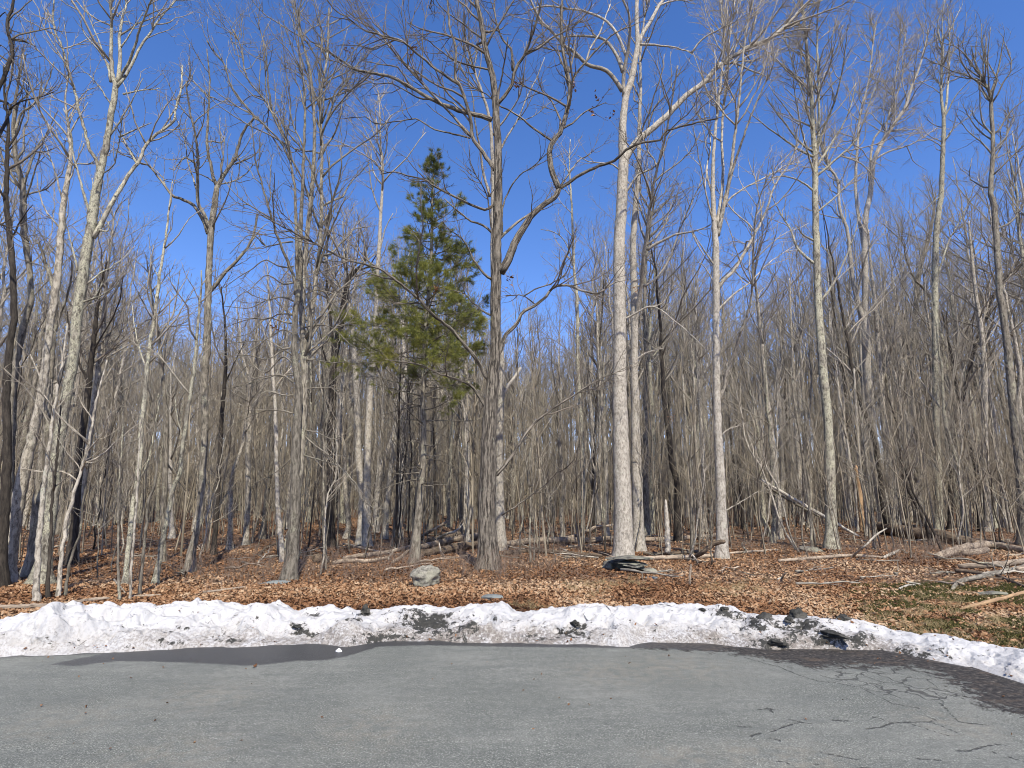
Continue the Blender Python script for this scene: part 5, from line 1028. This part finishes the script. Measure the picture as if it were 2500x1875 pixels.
log('fallen_branch', 'dark thin branch crossing behind the bark-covered branch', [(2420,1400,6),(2460,1416,6),(2520,1440,6)], B_ROT, 'branch', twigs=4)
log('fallen_branch', 'short cut pale branch end at the right edge between two branches', [(2484,1392,12),(2510,1388,12),(2540,1384,12)], B_DEAD, 'branch')
log('fallen_branch', 'thin dark stick between the pale logs at the right edge', [(2400,1410,5),(2450,1413,5),(2530,1418,5)], B_ROT, 'branch', twigs=5)
log('fallen_branch', 'grey rotten branch lying along the snow at the left edge', [(-30,1484,9),(60,1482,9),(152,1478,9),(217,1466,8),(268,1462,5)], B_DEAD, 'branch')
log('fallen_branch', 'thin dry stick on the leaves just right of the long rotten branch at the left', [(322,1457,4),(360,1455,5),(394,1453,4)], B_DEAD, 'branch')
log('fallen_branch', 'thin dry stick in front of the foot of the antler-forked oak', [(495,1447,5),(545,1441,5),(600,1434,4)], B_DEAD, 'branch')
log('fallen_branch', 'short pale stick standing slanted by the thin saplings at the left', [(278,1415,4),(292,1432,4),(305,1448,3)], B_PALE, 'branch')
log('fallen_branch', 'upright grey broken stick standing in the leaves right of the stone slabs', [(1684,1428,5,0,10.4),(1685,1400,5,0,10.4),(1688,1378,4,0,10.4)], B_DEAD, 'branch')
log('fallen_branch', 'curved dark branch between the twin-stemmed tree and the crooked slim trunk', [(632,1355,6),(650,1338,5,0,17),(680,1325,4,0,17)], B_ROT, 'branch', twigs=3)
log('fallen_branch', 'tiny bleached stick on the moss patch at the right', [(2195,1438,4),(2215,1430,4),(2235,1429,3)], B_WHITE, 'branch')
log('fallen_branch', 'small forked bleached stick on the leaves in front of the lichen-spotted tree', [(1898,1415,4),(1910,1410,4),(1916,1400,3,0,11.3)], B_WHITE, 'branch')
log('standing_snag', 'pale broken dead stem with pointed top standing between the white oak and the three-stemmed tree', [(1631,1352,12,0,15.6),(1629,1300,11,0,15.6),(1627,1255,9,0,15.6),(1625,1220,4,0,15.6)], B_WHITE, 'snag')
log('standing_snag', 'thin broken grey snag just right of the pale one with a pointed top', [(1690,1350,8,0,16),(1689,1300,7,0,16),(1689,1240,5,0,16)], B_GREY, 'snag')
log('standing_snag', 'broken reddish barkless snag beside the thin bright trunk left of the mossy log', [(2105,1302,11,0,24),(2100,1225,11,0,24),(2092,1153,9,0,24),(2088,1136,4,0,24)], B_ORANGE, 'snag')

# ---------------------------------------------------------------- woods behind: copies of a few grown trees
def proto_tree(H, r0, seed, fork, k1=34, fine=True, crown=.45, mat_=None, spread=1.0):
    rg = np.random.default_rng(seed); n = 26; z = np.linspace(0, H * .97, n)
    wob = np.cumsum(rg.normal(0, .055, (n, 2)), axis=0) * (H / 18); wob -= wob[0]; lean = rg.normal(0, .03, 2)
    P = np.column_stack([wob + lean * z[:, None], z]); R = r0 * (1 - .9 * (z / z[-1]) ** .9)
    R = np.maximum(R, .012)
    mt = MB(); P2 = np.vstack([P[0] - [0, 0, .3], P]); R2 = np.append(R[0] * 1.2, R)
    tubes(mt, P2[None], R2[None], 8 if fine else 4, lobes=.05 if fine else 0, seed=seed, flare=.45 * np.exp(-np.maximum(P2[:, 2], 0) / .35) if fine else None)
    mc = MB(); stems = [(P[int(n * crown):], R[int(n * crown):])]
    for i in range(fork):          # main limbs, ascending
        j = rg.integers(int(n * crown), int(n * .8)); a = rg.uniform(0, 6.28); ln = (H - z[j]) * rg.uniform(.5, .95); el = rg.uniform(.75, 1.25)
        d = np.array([math.cos(a) * math.cos(el) * spread, math.sin(a) * math.cos(el) * spread, math.sin(el)]); q = [P[j]]
        for s_ in range(9): q.append(q[-1] + d * ln / 9); d = norm(d + rg.normal(0, .09, 3) + [0, 0, .05])
        q = np.array(q); rr = np.linspace(R[j] * .62, .01, 10); tubes(mc, q[None], rr[None], 5 if fine else 3); stems.append((q, rr))
    Ps = np.stack([catmull(np.column_stack(s_), 12) for s_ in stems]); Rr = Ps[:, :, 3]; Ps = Ps[:, :, :3]
    a1, b1 = sprout(Ps, Rr, k1, 6 if fine else 4, (30, 60), .4, .13, .13, .011, .1, .6, 2.6, rg=rg, rmin=.006); tubes(mc, a1, b1, 4 if fine else 3)
    a2, b2 = sprout(a1, b1, k1 * (6 if fine else 4), 5 if fine else 3, (30, 65), .5, .16, .1, .01, .15, .3, 1.3, rg=rg, rmin=.0055 if fine else .008); tubes(mc, a2, b2, 3)
    if fine: a3, b3 = sprout(a2, b2, k1 * 16, 4, (30, 65), .55, .18, .08, .01, .15, .2, .6, rg=rg, rmin=.004); tubes(mc, a3, b3, 3)
    # dead side twigs low on the trunk
    low = P[3:int(n * crown) + 2][None]; lr = R[3:int(n * crown) + 2][None]
    a4, b4 = sprout(low, lr, 9 if fine else 4, 4, (55, 90), .14, .15, .0, .012, .0, .4, 1.4, rg=rg, rmin=.005); tubes(mc, a4, b4, 3)
    return mt, mc
SKYLINE = [(-200,300),(0,330),(200,480),(380,760),(460,820),(600,760),(700,620),(800,560),(900,560),(1000,640),(1130,660),(1230,760),(1400,760),(1480,540),(1600,430),(1680,560),(1800,560),(1900,600),(1980,470),(2080,420),(2200,400),(2290,520),(2360,430),(2430,330),(2500,300),(2700,250)]
BK = [B_PALE, B_GREY, B_WHITE, B_LICH, B_GREY, B_DARK, B_PALE, B_WHITE]
protos = []
for i in range(12):
    mt, mc = proto_tree(18.0, .13 + .012 * (i % 4), 100 + i, 2 + i % 4, 30 + 3 * (i % 4), True, .36 + .03 * (i % 5))
    r_ = empty('bare_tree', (0, 0, 0), 'x', 'tree'); m_ = BK[i % len(BK)]
    a_ = mt.build('trunk', m_, r_); c_ = mc.build('crown', B_TWIGM, r_); protos.append([r_, a_, c_, False])
sprotos = []
for i in range(10):
    rg = np.random.default_rng(300 + i); H = 6.0; n = 16; z = np.linspace(0, H, n); w_ = np.cumsum(rg.normal(0, .05, (n, 2)), axis=0); w_ -= w_[0]
    P = np.column_stack([w_ + rg.normal(0, .05, 2) * z[:, None], z]); R = np.linspace(.028, .006, n); mt = MB(); tubes(mt, P[None], R[None], 6)
    mc = MB(); a1, b1 = sprout(P[None], R[None], 26, 5, (25, 60), .2, .12, .14, .01, .25, .35, 1.3, rg=rg, rmin=.005); tubes(mc, a1, b1, 4)
    a2, b2 = sprout(a1, b1, 90, 4, (30, 60), .5, .15, .1, .01, .2, .2, .6, rg=rg, rmin=.004); tubes(mc, a2, b2, 3)
    r_ = empty('sapling', (0, 0, 0), 'x', 'sapling'); m_ = [B_GREY, B_PALE, B_GREY, B_DARK, B_GREY][i % 5]
    a_ = mt.build('stem', m_, r_); c_ = mc.build('twigs', TW[m_], r_); sprotos.append([r_, a_, c_, False])
def place(pr, loc, rz, s, label, group, thick=1.0, tilt=(0, 0)):
    r, a, c, used = pr
    if used:
        r2 = r.copy(); COL.objects.link(r2)
        for o_ in (a, c):
            q_ = o_.copy(); COL.objects.link(q_); q_.parent = r2
        r = r2
    else: pr[3] = True
    r.location = loc; r.rotation_euler = (tilt[0], tilt[1], rz); r.scale = (s * thick, s * thick, s)
    r['label'] = label; r['group'] = group
ZONES = [(-400, 190, 'at the far left edge'), (190, 470, 'left of the antler-forked oak'), (470, 700, 'left of the twin-stemmed maple'), (700, 1010, 'left of the pine'),
         (1010, 1200, 'between pine and brown oak'), (1200, 1510, 'left of the white oak'), (1510, 1760, 'right of the white oak'), (1760, 2030, 'left of the lichen-spotted maple'),
         (2030, 2290, 'left of the slender poplar'), (2290, 2950, 'near the right edge')]
def zone(px):
    for a, b_, s_ in ZONES:
        if a <= px < b_: return s_
    return ZONES[-1][2] if px > 0 else ZONES[0][2]
def sample(n, y0, y1, dmin, existing, pad=40, pw=.6):
    out = list(existing); new = []; tr = 0
    while len(new) < n and tr < n * 60:
        tr += 1; Y = y0 + (y1 - y0) * random.random() ** pw; px = random.uniform(-pad, 2500 + pad); X = (px - 1250) / FPX * Y * 1.0
        if all((X - a) ** 2 + (Y - b_) ** 2 > (dmin * (.5 + .5 * random.random())) ** 2 for a, b_ in out[-400:]):
            out.append((X, Y)); new.append((X, Y, px))
    return new
ex = [(o.location.x, o.location.y) for o in list(COL.objects) if o.type == 'EMPTY' and o.get('category') == 'tree' and o.location.y > 1]
NT_ = sample(260, 17, 62, 1.6, ex, 160, .75); print('trees', len(NT_))
def kinds(i): return {'pale_bark': 'pale', 'grey_bark': 'grey', 'lichen_spotted_bark': 'lichen-spotted', 'dark_bark': 'dark', 'whitish_bark': 'whitish'}[i.data.materials[0].name]
NT_.sort(key=lambda q: q[1])
for i, (X, Y, px) in enumerate(NT_):
    pr = protos[i % len(protos)]; d = 'near' if Y < 30 else ('middle' if Y < 45 else 'far')
    ysky = interp(px, SKYLINE) + abs(random.gauss(0, 1)) * 150 - 60
    H = 1.6 + at(px, ysky, Y)[2] - 1.6; H = min(max(H, 5.5), 24)
    z = float(ground(X, Y)); s = H / 18.0; th = min(1.5, max(.75, (1.0 / s) ** .45)) * random.uniform(.75, 1.25)
    lab = f"bare {kinds(pr[1])} tree in the {d} woods {zone(px)}"
    place(pr, (X, Y, z), random.uniform(0, 6.28), s, lab, f"bare {kinds(pr[1])} trees in the {d} woods {zone(px)}", th, (random.gauss(0, .025), random.gauss(0, .03)))
ST_ = sample(280, 11.5, 42, .35, [], 120, .8); ST_ = [q for q in ST_ if q[1] > 13.5 or not (1050 < q[2] < 2500)]
ST_.sort(key=lambda q: q[1])
for i, (X, Y, px) in enumerate(ST_):
    pr = sprotos[i % len(sprotos)]; d = 'front' if Y < 20 else ('middle' if Y < 30 else 'back')
    H = random.uniform(2.2, 8) if Y > 16 else random.uniform(1.5, 5)
    kd = kinds(pr[1])
    place(pr, (X, Y, float(ground(X, Y))), random.uniform(0, 6.28), H / 6, f"thin {kd} sapling in the {d} undergrowth {zone(px)}", f"thin {kd} saplings in the {d} undergrowth {zone(px)}", random.uniform(.8, 1.3) * (6 / H) ** .4, (random.gauss(0, .05), random.gauss(0, .06)))

# dead sticks lying about
kproto = []
for i in range(6):
    rg = np.random.default_rng(900 + i); n = 9; x = np.linspace(0, 1, n); P = np.column_stack([x, np.cumsum(rg.normal(0, .035, n)), .03 + np.abs(np.cumsum(rg.normal(0, .02, n)))]); R = np.linspace(.024, .009, n)
    mb = MB(); tubes(mb, P[None], R[None], 6); a1, b1 = sprout(P[None], R[None], 4 + i % 3, 4, (30, 60), .4, .15, .02, .02, .2, .15, .45, flat=.5, rg=rg, rmin=.005); tubes(mb, a1, b1, 4)
    kproto.append(mb.build('dead_stick', [B_DEAD, B_GREY, B_PALE][i % 3]))
for i in range(110):
    Y = 10.5 + 15 * random.random(); px = random.uniform(0, 2500); X = (px - 1250) / FPX * Y
    if Y < 12 and px < 1900 and random.random() < .8: Y += 4; X = (px - 1250) / FPX * Y
    o = kproto[i % 6]
    if i >= 6: o = o.copy(); COL.objects.link(o)
    o.location = (X, Y, float(ground(X, Y)) + .01); o.rotation_euler = (random.gauss(0, .3), random.gauss(0, .1), random.uniform(0, 6.28)); s_ = random.uniform(.5, 1.5); o.scale = (s_, s_, s_ * .8)
    d = 'nearer' if Y < 14 else 'farther'
    tag(o, f"dead stick on the leaves in the {d} woods {zone(px)}", 'stick', f"dead sticks on the leaves in the {d} woods {zone(px)}")

# the rest of the wood and of the undergrowth: beyond counting
def scatter_mesh(name, lab, cat, lows, n, y0, y1, hf, matl, pw=.6, pad=80, thick=1.0):
    vs, fs4, fs3, at_ = [], {}, None, []; off = 0
    for i in range(n):
        V, F, A = lows[i % len(lows)]; Y = y0 + (y1 - y0) * random.random() ** pw; px = random.uniform(-pad, 2500 + pad); X = (px - 1250) / FPX * Y
        H = hf(px, Y); a = random.uniform(0, 6.28); c_, s_ = math.cos(a), math.sin(a); th = thick * random.uniform(.7, 1.3)
        W = V * [H * th, H * th, H]; W = np.column_stack([W[:, 0] * c_ - W[:, 1] * s_ + random.gauss(0, .03) * W[:, 2], W[:, 0] * s_ + W[:, 1] * c_ + random.gauss(0, .03) * W[:, 2], W[:, 2]]) + [X, Y, float(ground(X, Y))]
        vs.append(W.astype(np.float32)); at_.append(A + random.uniform(0, 50))
        for f in F: fs4.setdefault(f.shape[1], []).append(f + off)
        off += len(W)
    o = mesh_obj(name, np.concatenate(vs), [np.concatenate(f) for f in fs4.values()], matl, attrs={'bark': ('FLOAT_VECTOR', np.concatenate(at_))})
    print(name, off); return tag(o, lab, cat, kind='stuff')
lows = []
for i in range(8):
    mt, mc = proto_tree(18.0, .15, 500 + i, 3, 26, False, .36); V1, F1, A1 = mt.arrays(); V2, F2, A2 = mc.arrays()
    lows.append((np.concatenate([V1, V2]) / 18.0, F1 + [f + len(V1) for f in F2], np.concatenate([A1, A2])))
def hfar(px, Y):
    ys = min(830, interp(px, SKYLINE) + 110 + abs(random.gauss(0, 1)) * 110); return min(max(at(px, ys, Y)[2] - 1.0, 8), 26)
scatter_mesh('distant_woodland', 'mass of bare grey trees closing the woods in the distance', 'woods', lows, 1050, 45, 150, hfar, B_FAR, .8, 120, 1.2)
slow = []
for i in range(8):
    rg = np.random.default_rng(700 + i); H = 1.0; n = 7; z = np.linspace(0, 1, n); w_ = np.cumsum(rg.normal(0, .012, (n, 2)), axis=0); w_ -= w_[0]
    P = np.column_stack([w_ + rg.normal(0, .05, 2) * z[:, None], z]); R = np.linspace(.0042, .001, n); mb = MB(); tubes(mb, P[None], R[None], 3)
    a1, b1 = sprout(P[None], R[None], 14, 3, (25, 60), .25, .12, .14, .01, .2, .06, .24, rg=rg, rmin=.0011); tubes(mb, a1, b1, 3)
    a2, b2 = sprout(a1, b1, 30, 3, (30, 60), .5, .15, .1, .01, .2, .04, .12, rg=rg, rmin=.0009); tubes(mb, a2, b2, 3); slow.append(mb.arrays())
scatter_mesh('undergrowth', 'tangle of countless thin bare saplings filling the woods', 'undergrowth', slow, 3600, 15, 85, lambda px, Y: random.uniform(2.0, 6.5) * (1 + Y / 90), B_SHRUB, .75, 100)
